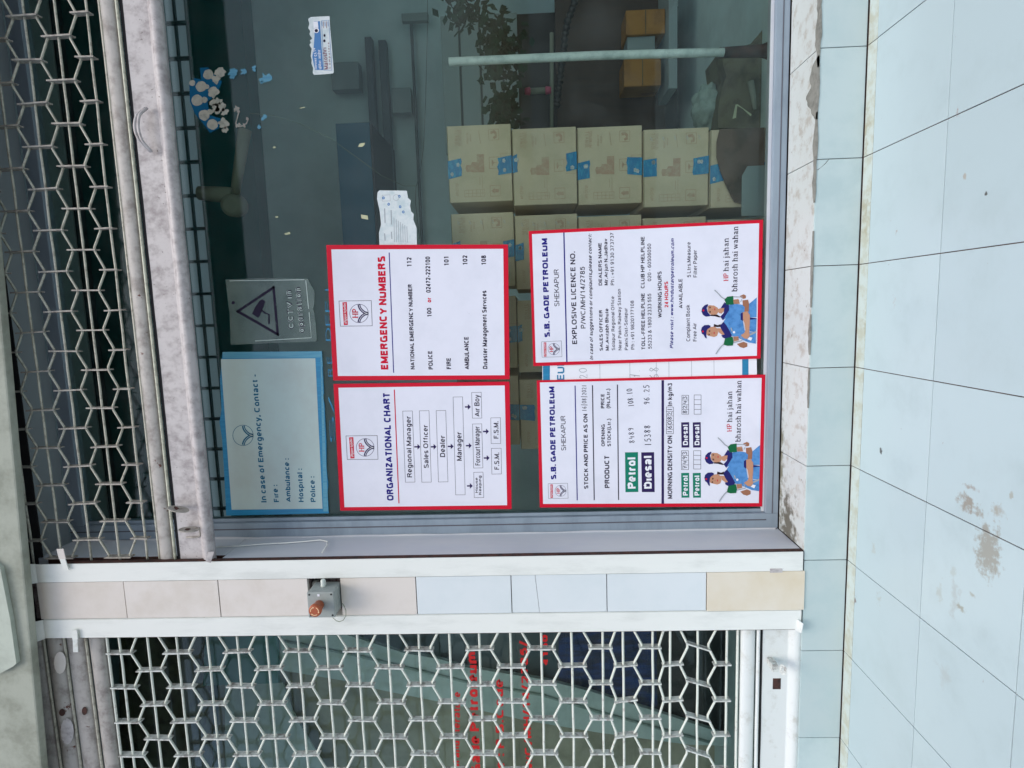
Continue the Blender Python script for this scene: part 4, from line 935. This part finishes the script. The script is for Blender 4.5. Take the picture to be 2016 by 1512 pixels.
# ---- torn paper
e = empty('torn_paper', P(800,480,GY), 'torn white printed paper stuck above the EMERGENCY NUMBERS sign', 'paper')
s = Sign(e, (590,20), .3173, GY)
rag = [(495,1480),(492,1380),(505,1330),(497,1250),(480,1170),(483,1130),(495,1118),(665,1120),(672,1165),(690,1180),(685,1215),(692,1250),(708,1265),(705,1300),(725,1350),(728,1480)]
MB().prism([s.pt(x,y,1) for x,y in rag], (0,.0002,0)).build('sheet', M['sticker'], e)
s.outline([(512,1185),(512,1148),(560,1146),(562,1183)], 2, 'greyink', 2); s.circle((598,1163), 18, 2, 'greyink', 2)
for (x,y) in ((552,1204),(623,1220),(643,1252),(520,1165),(618,1155)): s.disc((x,y), 8, 'stblue', 2, 9); s.disc((x,y), 3, 'sticker', 3)
for k, (x, y0) in enumerate(((530,1320),(570,1330),(588,1440),(602,1440),(615,1440),(628,1440),(642,1440),(655,1440),(668,1440),(530,1430),(572,1420))):
    ln_ = 90 if k < 2 else (45 if k > 8 else 170-(k*9))
    s.line([(x,y0),(x-3,y0-ln_)], 3 if k > 1 and k < 9 else 6, 'greyink', 2)
s.finish()
# ---- sticker remains, scraps of paper on the glass
e = empty('sticker_remains', P(440,250,GY), 'peeling remains of a blue sticker with beige glue blobs high on the glass', 'sticker')
s = Sign(e, (0,0), 1/3, GY)
def blob(c, r, key, l=2, el=1.0, amp=.45, seed=0):
    pts = []
    for k in range(18):
        t = 2*math.pi*k/18; rr = r*(1+amp*noise.noise(Vector((math.cos(t)*1.7+seed, math.sin(t)*1.7+c[0]*.1, c[1]*.07))))
        pts.append((c[0]+rr*math.cos(t), c[1]+rr*el*math.sin(t)))
    s.poly(pts, key, l)
s.poly([(1180,400),(1230,398),(1290,470),(1312,480),(1280,560),(1225,600),(1240,680),(1305,700),(1290,760),(1240,785),(1200,730),(1150,670),(1122,600),(1118,500),(1150,460),(1188,470)], 'resblue', 1)
for x, y, r in ((1230,440,30),(1188,510,32),(1135,490,18),(1165,592,34),(1205,680,32),(1255,735,32),(1222,512,14),(1208,590,18),(1240,660,16)): blob((x,y), r, 'resgrey', 2, amp=.15)
for k, (x, y, r) in enumerate(((1300,425,30),(1275,465,24),(1255,545,34),(1280,600,30),(1300,630,34),(1325,660,22),(1320,730,28),(1330,765,18),(1270,640,24))): blob((x,y), r, 'resgrey', 3, amp=.8, seed=k)
for k, (x, y, r) in enumerate(((1380,430,26),(1375,455,14),(1440,425,16),(1395,640,14),(1410,660,8),(1415,735,10),(1440,740,10),(1460,700,8),(1400,745,10),(1570,465,30),(1500,405,14),(1560,695,16),(1530,750,12),(1545,485,10))): blob((x,y), r, 'cbedge' if k in (0,1,2,9,10,11,12,13) else 'resgrey', 2, amp=1.0, seed=k)
s.line([(1385,660),(1400,630),(1412,655),(1400,700),(1392,730),(1420,748),(1455,730),(1468,700)], 7, 'resgrey', 3)
s.finish()
e = empty('glass_scraps', P(780,300,GY), 'tiny yellowed scraps of old paper stuck to the upper glass', 'paper scraps')
s = Sign(e, (590,20), .3173, GY)
s.poly([(362,848),(372,828),(405,822),(402,836),(388,848)], 'scrap', 1); s.poly([(380,1268),(422,1275),(425,1300),(383,1292)], 'scrap', 1)
s.poly([(0,606),(32,600),(33,605),(0,611)], 'scrap', 1)
for (x,y) in ((540,290),(545,427)): x = (x-590)/.3173; y = (y-20)/.3173; s.poly([(x-9,y-4),(x+9,y-6),(x+8,y+5),(x-8,y+6)], 'scrap', 1)
s.poly([(-95,1385),(-60,1375),(-58,1390),(-90,1395)], 'scrap', 1); s.finish()
# faded marker letters on the glass above the boards
e = empty('marker_writing', P(655,900,GY), 'faded blue marker letters on the glass in the gap above the red bordered signs', 'writing')
s = Sign(e, (340,540), .3242, GY)
for t, a, b in (('DEEJ', (960,405), (955,90)), ('R E', (975,620), (965,500)), ('S/', (985,1020), (975,740))): s.text(t, a, b, 30, 'cbblue', -.02, 0, 1)
s.finish()

# ================================================================== EMERGENCY STOP BOX
e = empty('emergency_stop_box', (-1.60,-.0,1.60), 'grey emergency stop box with orange mushroom button on the pier', 'switch box')
fy = -.062
c1 = P(608,1216,fy); c2 = P(656,1166,fy); x0, x1, z0, z1 = c1.x, c2.x, c2.z, c1.z
MB().box(x0, x1, fy+.018, .014, z0, z1).build('box_body', M['box'], e, bevel=.004)
MB().box(x0-.0008, x1+.0008, fy, fy+.0175, z0-.0008, z1+.0008).build('lid', M['box'], e, bevel=.003)
for x, z in ((x0+.007,z0+.007),(x0+.007,z1-.007),(x1-.007,z0+.007),(x1-.007,z1-.007)):
    MB().lathe((x,fy-.0008,z), (0,1,0), [(0,.0032),(.002,.0032)], 10).build('screw', M['blackin'], e)
bc = P(629,1190,fy)
btn_ = MB().lathe(bc, (0,-1,0), [(0,.0145),(.004,.0150),(.022,.0145),(.026,.0185),(.034,.0200),(.041,.0190),(.0435,.0160)], 24).build('mushroom_button', M['orange'], e)
s = MB()
for k in range(3):
    pts = []
    for j in range(7):
        t = k*2*math.pi/3+.35+j*.22; pts.append(Vector((bc.x+.0125*math.cos(t), bc.y-.0438, bc.z+.0125*math.sin(t))))
    for i in range(6):
        a, b = pts[i], pts[i+1]; ra = (a-Vector((bc.x,a.y,bc.z))).normalized()*.0011; rb = (b-Vector((bc.x,b.y,bc.z))).normalized()*.0011
        s.add([a-ra,a+ra,b+rb,b-rb], [(0,1,2,3)])
    a = pts[0]; rd = (a-Vector((bc.x,a.y,bc.z))).normalized()*.0028; tn = Vector((rd.z,0,-rd.x))*1.4
    s.add([a-rd,a+rd,a+tn], [(0,1,2)])
s.build('arrow_print', M['arrow'], btn_)['kind'] = 'stuff'
gc = P(637,1156,-.022)
MB().lathe((x1,-.022,gc.z), (1,0,0), [(0,.0085),(.007,.0085),(.0075,.0078),(.020,.0078),(.024,.0060)], 6).build('cable_gland', M['gland'], e)
a = P(627,1172,fy-.0006); MB().box(a.x-.0035,a.x+.0035,fy-.0012,fy-.0002,a.z-.0035,a.z+.0035).build('paper_dot', M['white'], e)
pts = [P(655,1216,-.02)]+[P(x,y,-.022) for x,y in ((662,1222),(668,1224),(676,1221),(681,1212),(681,1202),(678,1194),(674,1188))]
MB().tube(pts, .0011, 6).build('earth_wire', M['wire'], e)
a = P(621,1150,.02); MB().lathe((a.x,.03,a.z), (0,-1,0), [(0,.014),(.012,.012),(.018,.006)], 7).build('mortar_lump', M['cement'], e)

# wire running over the jamb
pts = []
for (x, y) in ((425,1077),(470,1075),(520,1071),(560,1069),(600,1066),(630,1063),(645,1066),(643,1074),(634,1088)):
    d = ray(x, y); t = (-1.466-CAM.x)/d.x; q = CAM+d*t; pts.append(q)
o = MB().tube(pts, .0022, 6).build('jamb_wire', M['guide']); tag(o, 'thin painted wire sagging along the window jamb under the shutter end', 'wire')
q = pts[3]; 
# ================================================================== INSIDE THE ROOM
# cartons
CW, CHh, CDp = .259, .2245, .30
CYF = .35
def sheet(sg_, pts, mb, w, h, y): mb.poly([(-w/2+a*w, y, b*h) for a, b in pts])
def norm(x, y): return ((1020-y)/910, (865-x)/800)
def make_carton(label, variant):
    e = empty('carton', (0,0,0), label, 'carton', 'cardboard cartons stacked behind the window')
    w, h, d = CW, CHh, CDp
    MB().box(-w/2, w/2, 0, d, .0008, h-.0008).build('carton_body', M['carton'], e, bevel=.004)
    MB().box(-w/2+.004, w/2-.004, -.0006, .0, h-.0035, h-.0015).build('flap_edge', M['cartonin'], e)
    pr = MB(); y = -.0007
    to = lambda q: Vector((-w/2+q.x*w, y, q.y*h))
    def ln(pts, wd=.006):
        pts = [norm(*p) for p in pts]; stroke2(pr, [(a*w, b*h) for a, b in pts], wd*.3, lambda q: Vector((-w/2+q.x, y, q.y)))
    def rect(x0, x1, y0, y1, wd=.006): ln([(x0,y0),(x0,y1)],wd); ln([(x1,y0),(x1,y1)],wd); ln([(x0,y0),(x1,y0)],wd); ln([(x0,y1),(x1,y1)],wd)
    def tx(t, a, b, hh, bold=0):
        vs, fs = glyphs(t, .14); q0 = min(v[0] for v in vs); q1 = max(v[0] for v in vs); a = norm(*a); b = norm(*b)
        A = Vector((-w/2+a[0]*w, y, a[1]*h)); ex = Vector(((b[0]-a[0])*w, 0, 0)); pr.add([A+ex*((v[0]-q0)/(q1-q0))+Vector((0,0,v[1]/CAPH*hh)) for v in vs], fs)
    tx('10 N x 1 L', (207,345), (207,155), .012, .02); tx('PET BOTTLES', (248,345), (248,160), .010, .02); tx('PRODUCT OF', (335,330), (335,200), .006); tx('INDIA', (370,300), (370,215), .005)
    tx('API CF/SF', (190,945), (190,785), .010)
    ln([(465,180),(485,330)]); rect(588,712,170,295); rect(730,855,455,660,.004); rect(585,705,495,630); rect(585,710,830,958); rect(262,515,875,955,.004)
    for k in range(1,5): ln([(262+k*50,875),(262+k*50,955)],.004)
    ln([(270,915),(510,915)],.004); ln([(490,940),(490,700)],.004); ln([(460,820),(460,720)],.005)
    car = [(430,455),(520,455),(520,670),(370,665),(350,655),(300,660),(285,610),(300,575),(350,580),(370,545),(430,545)]
    pr.poly([Vector((-w/2+norm(*p)[0]*w, y, norm(*p)[1]*h)) for p in car])
    cup = [(610,190),(660,180),(690,210),(690,270),(650,285),(640,260),(670,240),(650,215),(612,225)]
    pr.poly([Vector((-w/2+norm(*p)[0]*w, y, norm(*p)[1]*h)) for p in cup])
    umb = [(620,520),(645,560),(620,605),(612,560)]; pr.poly([Vector((-w/2+norm(*p)[0]*w, y, norm(*p)[1]*h)) for p in umb]); ln([(620,560),(680,560),(680,575)])
    arr = [(600,895),(640,860),(640,875),(695,875),(695,915),(640,915),(640,930)]; pr.poly([Vector((-w/2+norm(*p)[0]*w, y, norm(*p)[1]*h)) for p in arr])
    pr.build('carton_print', M['print'], e, fix=False)['kind'] = 'stuff'
    random.seed(variant*13+2)
    for (xa_, xb_) in ((66,240),(715,864)):
        if variant == 2 and xa_ == 66: xb_ = 150
        sh_ = random.uniform(-55,55); sk = random.uniform(-28,28); xb_ += random.uniform(-30,0) if xa_ > 100 else random.uniform(-80,20)
        if xa_ > 100: xa_ += random.uniform(-40,20)
        xe_ = 864 if xa_ > 200 else xb_; xs2 = xa_ if xa_ > 200 else 66
        q = [norm(xs2,470+sh_+random.uniform(0,20)), norm(xe_,470+sh_+sk)]+[norm(xe_+random.uniform(-9,9) if xs2 == 66 else xe_,470+sh_+sk+k*42) for k in (1,2,3,4)]+[norm(xe_,680+sh_+sk), norm(xs2,690+sh_+random.uniform(-20,0))]+[norm(xs2+(random.uniform(-14,14) if xs2 > 100 else 0),690+sh_-k*50) for k in (1,2,3)]
        MB().prism([Vector((-w/2+min(max(a,0),1)*w, -.0016, min(max(b,.001),.999)*h)) for a, b in q], (0,.0006,0)).build('tape', M['tape'], e); tp_ = e.children[-1] if False else COL.objects[-1]
        lb = MB()
        for j in range(2):
            cx_ = (xa_+xb_)/2+random.uniform(-45,45); cy_ = 570+sh_+random.choice((-50,60,75))
            lb.poly([Vector((-w/2+norm(cx_+22*math.cos(t), cy_+28*math.sin(t))[0]*w, -.0019, norm(cx_+22*math.cos(t), cy_+28*math.sin(t))[1]*h)) for t in [k*2*math.pi/5+j for k in range(5)]])
        lb.build('tape_print', M['tapelogo'], tp_, fix=False)['kind'] = 'stuff'
    if variant in (3,6):
        st_ = MB()
        for k in range(5):
            x = 150+k*145
            for dy in (0,22): stroke2(st_, [(norm(x,200+dy)[0]*w, norm(x,200+dy)[1]*h), (norm(x+30,222+dy)[0]*w, norm(x+30,222+dy)[1]*h)], .0014, lambda q: Vector((-w/2+q.x, -.0009, q.y)))
        st_.build('staples', M['tapelogo'], e, fix=False)['kind'] = 'stuff'
    return e
def copy_thing(o):
    c = o.copy(); COL.objects.link(c)
    for ch in list(o.children):
        d = ch.copy(); COL.objects.link(d); d.parent = c; d.matrix_parent_inverse = ch.matrix_parent_inverse.copy()
        for g_ in list(ch.children):
            h_ = g_.copy(); COL.objects.link(h_); h_.parent = d; h_.matrix_parent_inverse = g_.matrix_parent_inverse.copy()
    return c
protos = {v: make_carton('', v) for v in (1,2,3,4,5,6)}; used = set()
colx = [ (250+400)/2, (420+572)/2, (590+735)/2, (748+865)/2 ]
rown = ['topmost','second from top','middle','second from bottom','bottom']
coln = ['in the rightmost column','in the second column from the right','in the column behind the licence sign','in the leftmost column']
for ci in range(4):
    xs_ = (-.216,-.509,-.806,-1.090)[ci]
    for ri in range(5):
        xr = xs_+.024-.012*ri
        v = 3 if (ci == 1 and ri < 2) else (6 if (ci == 0 and ri == 3) else (1,2,4,5)[(ci*2+ri) % 4])
        if v in used: c = copy_thing(protos[v])
        else: c = protos[v]; used.add(v)
        random.seed(ci*10+ri)
        z = .1065+(4-ri)*(CHh+.0015)
        c.location = (xr+random.uniform(-.004,.004), CYF+random.uniform(-.008,.012)+(0,.02,.0,.01)[ci], z)
        c.rotation_euler = (0,0,random.uniform(-.025,.025))
        c['label'] = 'brown carton with blue tape, %s %s' % (rown[ri], coln[ci])
        if ci == 0 and ri == 1: pass
# white pipe leaning behind the glass
a = P(884,122,.27); b = P(1425,103,.27)
o = MB().tube([a, a.lerp(b,.25)+Vector((.002,0,0)), a.lerp(b,.55)+Vector((.004,0,0)), a.lerp(b,.8)+Vector((.002,0,0)), b], .0135, 14).build('white_pipe', M['pvc']); tag(o, 'upright white plastic pipe just behind the glass, right of the cartons', 'pipe')
c = P(1438,103,.30); o = MB().lathe((c.x,.30,HR-.003), (0,0,1), [(0,.03),(.015,.032),(.05,.02),(b.z-HR+.01,.016)], 12).build('pipe_foot', M['rust']); tag(o, 'rusty brown foot under the white plastic pipe', 'pipe foot')
# back wall features
def inbox(name, rx0, ry0, rx1, ry1, Y, dep, m, label, cat, group=None, bev=.004):
    # heights read along the first column only, so long pieces stay level
    A = P(rx0, max(ry0,0), Y); B = P(rx1, max(ry0,0), Y); xr = P((rx0+rx1)/2, ry0, Y).x if ry0 > 0 else 1.45; xl = P((rx0+rx1)/2, ry1, Y).x
    o = MB().box(xl, xr, Y, Y+dep, B.z, A.z).build(name, M[m], bevel=bev); tag(o, label, cat, group); return o
YW = 1.95
# dark teal canopy reflection with a sky reflection strip in it
tz0 = P(474,0,YW).z; tz1 = P(105,0,YW).z
vz0 = P(361,0,YW).z; vz1 = P(318,0,YW).z
tb = empty('ceiling_soffit', (-.5,YW,tz0), 'dark teal band of wall above the grey wall behind the upper glass', 'wall band')
MB().box(-3.49, 1.49, YW, YB-.004, tz0, vz0).build('lower_band', M['teal'], tb); MB().box(-3.49, 1.49, YW, YB-.004, vz1, tz1).build('upper_band', M['teal'], tb)
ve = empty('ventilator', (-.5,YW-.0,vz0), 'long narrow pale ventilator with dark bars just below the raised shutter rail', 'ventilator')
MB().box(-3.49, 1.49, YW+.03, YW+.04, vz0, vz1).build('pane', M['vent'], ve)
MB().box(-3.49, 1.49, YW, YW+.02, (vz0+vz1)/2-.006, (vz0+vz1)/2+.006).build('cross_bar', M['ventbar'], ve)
x = P(340,45,YW).x; dx = x-P(345,115,YW).x
while x > -3.4: x -= dx
barm = None
while x < 1.4:
    x += dx
    if barm is None: bo2 = MB().box(-.009,.009,YW-.004-YW,.018,vz0-.02-vz0,vz1-vz0+.01).build('bar', M['ventbar'], ve); barm = bo2.data; bo2.matrix_parent_inverse = Matrix(); 
    else: bo2 = bpy.data.objects.new('bar', barm); COL.objects.link(bo2); bo2.parent = ve
    bo2.location = (x+.5, 0, 0)
# upper dark frame lines above
inbox('wall_rib', 95, -60, 107, 1100, 1.9, .05, 'railin', 'thin dark steel rib high on the interior wall behind the raised grille', 'wall rib')
inbox('wall_panel', 0, -60, 92, 1100, 1.9, .04, 'panelgrey', 'pale grey panel strip high on the interior wall behind the raised grille', 'wall panel')
# blue overhead cabinet
A = P(660,243,1.55); B = P(744,243,1.55); B.x = P(690,640,1.55).x
cb = empty('overhead_cabinet', ((A.x+B.x)/2,1.55,B.z), 'long dark blue steel cabinet hung on the interior wall', 'cabinet')
zc0, zc1 = B.z+.05, A.z
MB().box(B.x, A.x, 1.55, YB-.003, P(727,243,1.55).z, zc1).build('cabinet_body', M['tealcab'], cb, bevel=.004)
MB().box(B.x+.01, A.x-.01, 1.552, YB-.003, P(727,243,1.55).z-.012, P(727,243,1.55).z-.0005).build('underside', M['blackin'], cb)
inbox('cable_trunking', 717, 72, 731, 640, 2.0, .06, 'railin', 'upper of two dark horizontal trunkings on the interior wall', 'trunking', 'wall trunking')  # dark stripes stand in for the canopy edge mirrored in the glass
inbox('cable_trunking', 744, 78, 759, 640, 2.0, .06, 'railin', 'lower of two dark horizontal trunkings on the interior wall', 'trunking', 'wall trunking')
inbox('wall_conduit', 806, 40, 811, 640, 2.02, .03, 'railin', 'thin dark conduit line low on the interior wall, left of the cartons', 'conduit')  # third dark line of the same painted reflection
inbox('meter_box', 650, 122, 705, 176, 1.98, .08, 'greybox', 'square dark grey box on the interior wall below the torn shop sticker', 'box')
inbox('wall_switchboard', 790, 25, 842, 41, 1.98, .04, 'louvre', 'small pale switch plate on the interior wall near the right edge of the glass', 'switch plate')
inbox('fuse_box', 770, 172, 808, 222, 1.98, .06, 'greybox', 'brownish grey box on the interior wall between conduit and trunking', 'box')
# steel cabinet of drawers
A = P(868,30,1.6); B = P(1022,300,1.6)
dc = empty('drawer_cabinet', ((A.x+B.x)/2,1.6,HR-.003), 'grey steel cabinet of drawers behind the top carton', 'cabinet')
MB().box(B.x, A.x, 1.62, 1.95, B.z, A.z).build('cabinet_body', M['railin'], dc)
zs = [P(r,120,1.6).z for r in (868,906,946,990,1022)]
for a_, b_ in zip(zs[:-1], zs[1:]): MB().box(B.x+.005, A.x-.005, 1.6, 1.62, b_+.006, a_-.006).build('drawer', M['louvre'], dc, bevel=.002)
MB().box(B.x, A.x, 1.63, 1.94, HR-.002, B.z-.002).build('plinth', M['blackin'], dc)
# brown door leaf lower right
A = P(1095,120,1.5); B = P(1302,120,1.5); A.x = P(1200,-80,1.5).x; B.x = P(1200,300,1.5).x
o = MB().box(B.x, A.x, 1.5, 1.56, B.z-.02, A.z).build('brown_board', M['brown'], bevel=.003); tag(o, 'dark brown wooden board leaning at the back, right of the cartons', 'board')
def carton2(ra, rb, rc, rd, lab):
    A = P(ra, rb, 1.3); B = P(rc, rd, 1.3)
    e = empty('orange_carton', ((A.x+B.x)/2,1.3,B.z), lab, 'carton'); MB().box(B.x, A.x, 1.3, 1.46, B.z, A.z).build('carton_body', M['orangebox'], e, bevel=.006)
    MB().box(B.x+.004, A.x-.004, 1.2985, 1.3, (A.z+B.z)/2-.002, (A.z+B.z)/2+.002).build('flap_seam', M['sack'], e)
carton2(1232,20,1310,66,'yellow orange carton far inside, at the upper edge of the window'); carton2(1228,116,1302,168,'yellow orange carton far inside, left of the white pipe')
A = P(1235,66,1.32); B = P(1290,114,1.32); o = MB().box(B.x, A.x, 1.32, 1.44, B.z, A.z).build('grey_carton', M['greybox'], bevel=.004); tag(o, 'blue grey packet between the two orange cartons', 'packet')
A = P(1312,110,1.28); B = P(1330,110,1.28)
o = MB().box(P(1320,180,1.28).x, 1.40, 1.24, 1.48, B.z, A.z-.002).build('bench_top', M['greybox'], bevel=.004); tag(o, 'low dark grey bench carrying the orange cartons', 'bench')
# pink valve on a pole, pole, hose
A = P(1033,180,1.0); B = P(1085,180,1.0)
pv = empty('pink_valve', B, 'pink plastic valve on a thin grey pole right of the cartons', 'valve')
MB().lathe((A.x,1.0,B.z), (0,0,1), [(0,.014),(.022,.018),(.026,.013),(A.z-B.z-.026,.013),(A.z-B.z-.022,.018),(A.z-B.z,.014)], 12).build('valve_caps', M['pink'], pv)
MB().lathe((A.x,1.0,B.z+.026), (0,0,1), [(0,.0135),(A.z-B.z-.052,.0135)], 12).build('valve_body', M['armbeige'], pv)
A = P(1086,65,1.05); B = P(1086,250,1.05); o = MB().tube([A,B], .009, 8).build('grey_bar', M['armbeige']); tag(o, 'thin horizontal grey bar behind the white pipe', 'bar')
hp = [P(x,y,.9) for x, y in ((1138,-20),(1130,10),(1118,40),(1112,70),(1110,100),(1105,130),(1102,160),(1098,190),(1096,215))]
hb = MB(); fine = []
for i in range(len(hp)-1):
    for k in range(10): fine.append(hp[i].lerp(hp[i+1], k/10))
rad = [.011 if (i//2) % 2 else .016 for i in range(len(fine))]
o = hb.tube(fine, rad, 10).build('corrugated_hose', M['blackin']); tag(o, 'black corrugated hose crossing behind the white pipe', 'hose')
# leaf sprays standing in for trees reflected in the glass
def leafy(c, n, spread, name, lab, size=.042):
    mb = MB(); random.seed(int(c.x*100))
    for k in range(n):
        p = c+Vector((random.gauss(0,spread[0]), random.gauss(0,spread[1]), random.gauss(0,spread[2]))); d = Vector((random.uniform(-1,1),random.uniform(-.5,.5),random.uniform(-1,.4))).normalized()*size; w = d.orthogonal().normalized()*size*.45
        mb.add([p, p+d*.5+w, p+d, p+d*.5-w], [(0,1,2,3)])
    o = mb.build(name, M['leaf']); tag(o, lab, 'plant')  # leaf sprays stand in for tree reflections
leafy(P(915,12,.8), 130, (.05,.03,.05), 'hanging_plant', 'dark leafy sprays hanging at the top right of the glass')
leafy(P(985,100,.85), 260, (.06,.03,.045), 'leafy_plant', 'dark leafy plant behind the upper end of the white pipe')
leafy(P(990,215,.85), 160, (.035,.03,.035), 'leafy_plant', 'dark leafy plant just above the topmost cartons')
# rag bundle
bm = bmesh.new(); bmesh.ops.create_icosphere(bm, subdivisions=4, radius=1)
rc = P(1392,215,.62)
for v in bm.verts:
    nn = noise.noise(v.co*2.2)*.28+noise.noise(v.co*6)*.12; v.co = Vector((v.co.x*.085, v.co.y*.07, v.co.z*.055))*(1+nn)+Vector((rc.x,.62,rc.z))
me = bpy.data.meshes.new('rag_bundle'); bm.to_mesh(me); bm.free(); me.materials.append(M['cloth'])
for p in me.polygons: p.use_smooth = True
o = bpy.data.objects.new('rag_bundle', me); COL.objects.link(o); tag(o, 'crumpled grey green cloth bundle lying right of the carton stack', 'cloth')
o = MB().prism([P(x,y,.5) for x,y in [(1420,96),(1424,130),(1430,150),(1420,180),(1414,215),(1413,252),(1520,252),(1520,30),(1500,60),(1478,86),(1450,96)]], (0,.2,0)).build('brown_sack', M['sack']); tag(o, 'olive brown sack on the floor right of the lowest carton', 'sack')  # brown prism shaped as a triangular shadow
o = MB().prism([P(x,y,.328) for x,y in [(1461,346),(1472,327),(1510,325),(1510,425),(1460,425)]], (0,.004,0)).build('grey_card', M['louvre']); tag(o, 'grey card leaning on the brown sheet at the window foot', 'card')
a = P(1466,-20,.8); b = P(1466,92,.8); o = MB().box(b.x, a.x, .8, .86, P(1477,60,.8).z, P(1455,60,.8).z).build('floor_bar', M['railin']); tag(o, 'dark bar lying on the pale floor at the right end of the window', 'bar')
A = P(1440,222,.45); o = MB().add([P(1442,234,.47),P(1448,206,.47),P(1452,205,.47),P(1449,232,.47),P(1480,225,.46),P(1478,229,.46)],[(0,1,2,3),(1,4,5,2)]).build('yellow_ribbon', M['scrap']); tag(o, 'short bent pale yellow ribbon on the brown sack', 'ribbon')
o = MB().tube([P(1478,160,.47),P(1483,190,.47),P(1486,215,.47)], [.012,.010,.006], 8).build('grey_stub', M['armbeige']); tag(o, 'short pale stick on the brown sack near the window corner', 'stick')
# dark sheet painting shadow and brown reflection over the lowest carton
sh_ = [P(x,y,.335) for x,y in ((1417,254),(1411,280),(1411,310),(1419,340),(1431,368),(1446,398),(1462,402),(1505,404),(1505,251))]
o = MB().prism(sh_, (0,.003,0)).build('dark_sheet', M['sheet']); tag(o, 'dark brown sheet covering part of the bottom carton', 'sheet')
# beige fan arm behind the upper glass
fa = empty('ceiling_fan', P(460,410,.9), 'dusty beige fan arm and motor high behind the glass', 'fan')
a = P(482,255,.9); b = P(462,385,.9); c = P(392,380,.9)
MB().tube([a, a.lerp(b,.5), b], [.028,.024,.02], 10).build('blade', M['armbeige'], fa)
MB().tube([c, c.lerp(b,.5), b], [.03,.034,.036], 12).build('arm', M['armbeige'], fa)
MB().lathe(P(462,405,.9), (.15,1,.1), [(-.05,.030),(-.035,.048),(.03,.050),(.05,.034)], 20).build('motor', M['armbeige'], fa)
# thin string hanging in a curve
pts = [P(x,y,.24) for x,y in ((492,223),(540,228),(590,243),(650,272),(700,308),(750,345),(795,366),(818,366))]
o = MB().tube(pts, .0007, 5).build('string', M['wire']); tag(o, 'thin string sagging behind the upper glass', 'string')
pts = [P(x,y,.24) for x,y in ((842,0),(841,80),(838,200),(834,290),(826,345),(819,368),(818,400),(826,470))]
o = MB().tube(pts, .0008, 5).build('dark_string', M['blackin']); tag(o, 'thin dark string hanging across beside the torn paper', 'string')

# behind the closed grille (left window)
YL2 = .75
def inpoly(name, pts, Y, dep, m, lab, cat):
    o = MB().prism([P(x,y,Y) for x,y in pts], (0,dep,0)).build(name, M[m]); tag(o, lab, cat); return o
inpoly('olive_panel', [(430,1330),(560,1318),(743,1350),(900,1383),(1177,1436),(1356,1460),(1520,1480),(1520,1800),(430,1800)], YL2+.2, .03, 'olive', 'olive brown board leaning low behind the closed grille', 'board')
inpoly('white_sheet', [(443,1348),(557,1344),(575,1400),(640,1512),(660,1700),(443,1700)], YL2+.1, .01, 'palecloth', 'pale sheet hanging high behind the closed grille, seen with the mesh reflection', 'sheet')  # pale panel added for the sky mirrored in the left glass
inpoly('pale_tarpaulin', [(545,1225),(683,1250),(793,1285),(867,1298),(912,1313),(1066,1337),(1162,1361),(1280,1397),(1400,1436),(1480,1470),(1356,1466),(1177,1442),(1038,1419),(912,1391),(743,1357),(677,1340),(557,1320),(430,1335),(430,1235)], YL2, .02, 'palecloth', 'pale grey green tarpaulin slanting across behind the closed grille', 'tarpaulin')
inpoly('teal_panel', [(405,1220),(545,1220),(548,1345),(400,1350)], YL2-.03, .02, 'tealp', 'teal panel high behind the closed grille near the pier', 'panel')
o = MB().tube([P(x,y,YL2-.006) for x,y in ((560,1262),(700,1290),(912,1341),(1066,1368),(1180,1402),(1240,1418),(1400,1462))], .006, 6).build('tarpaulin_cord', M['cloth']); tag(o, 'grey cord lying along the fold of the slanting pale tarpaulin', 'cord')
inpoly('dark_cloth_roll', [(860,1200),(1100,1200),(1105,1345),(1066,1334),(912,1310),(867,1296)], YL2+.06, .05, 'railin', 'dark folded cloth behind the red lettering', 'cloth')
inpoly('blue_cloth', [(1100,1200),(1292,1200),(1296,1398),(1162,1358),(1100,1345)], YL2+.05, .05, 'bluecloth', 'bright blue cloth low behind the closed grille near the pier', 'cloth')
inpoly('black_cabinet', [(1292,1200),(1520,1200),(1520,1478),(1400,1434),(1294,1398)], YL2+.05, .3, 'blackin', 'black cabinet at the very bottom behind the closed grille', 'cabinet')
inpoly('dark_column', [(235,1200),(400,1200),(398,1600),(235,1600)], YL2+.1, .1, 'sack', 'dark olive brown beam high behind the closed grille', 'beam')
# red vinyl lettering on the left glass
e = empty('window_lettering', P(1000,1500,GY), 'red vinyl lettering on the glass behind the closed grille', 'lettering')
s = Sign(e, (860,1240), .18, GY)
s.text('Shri .. nal and literature', (240,1900), (255,680), 72, 'redletter', .02); s.text('S.B. Gade Petroleum', (490,1950), (430,240), 108, 'redletter', .035)
s.text('of the : P.S.Code', (745,1900), (722,540), 95, 'redletter', .02); s.text('P/WC/MH/14/2785/', (1060,1700), (985,115), 86, 'redletter', .02); s.text('4150', (1215,390), (1210,55), 62, 'redletter', .04)
s.finish()
for mb_ in list(e.children): mb_.name = 'lettering'
# rename generic print parts
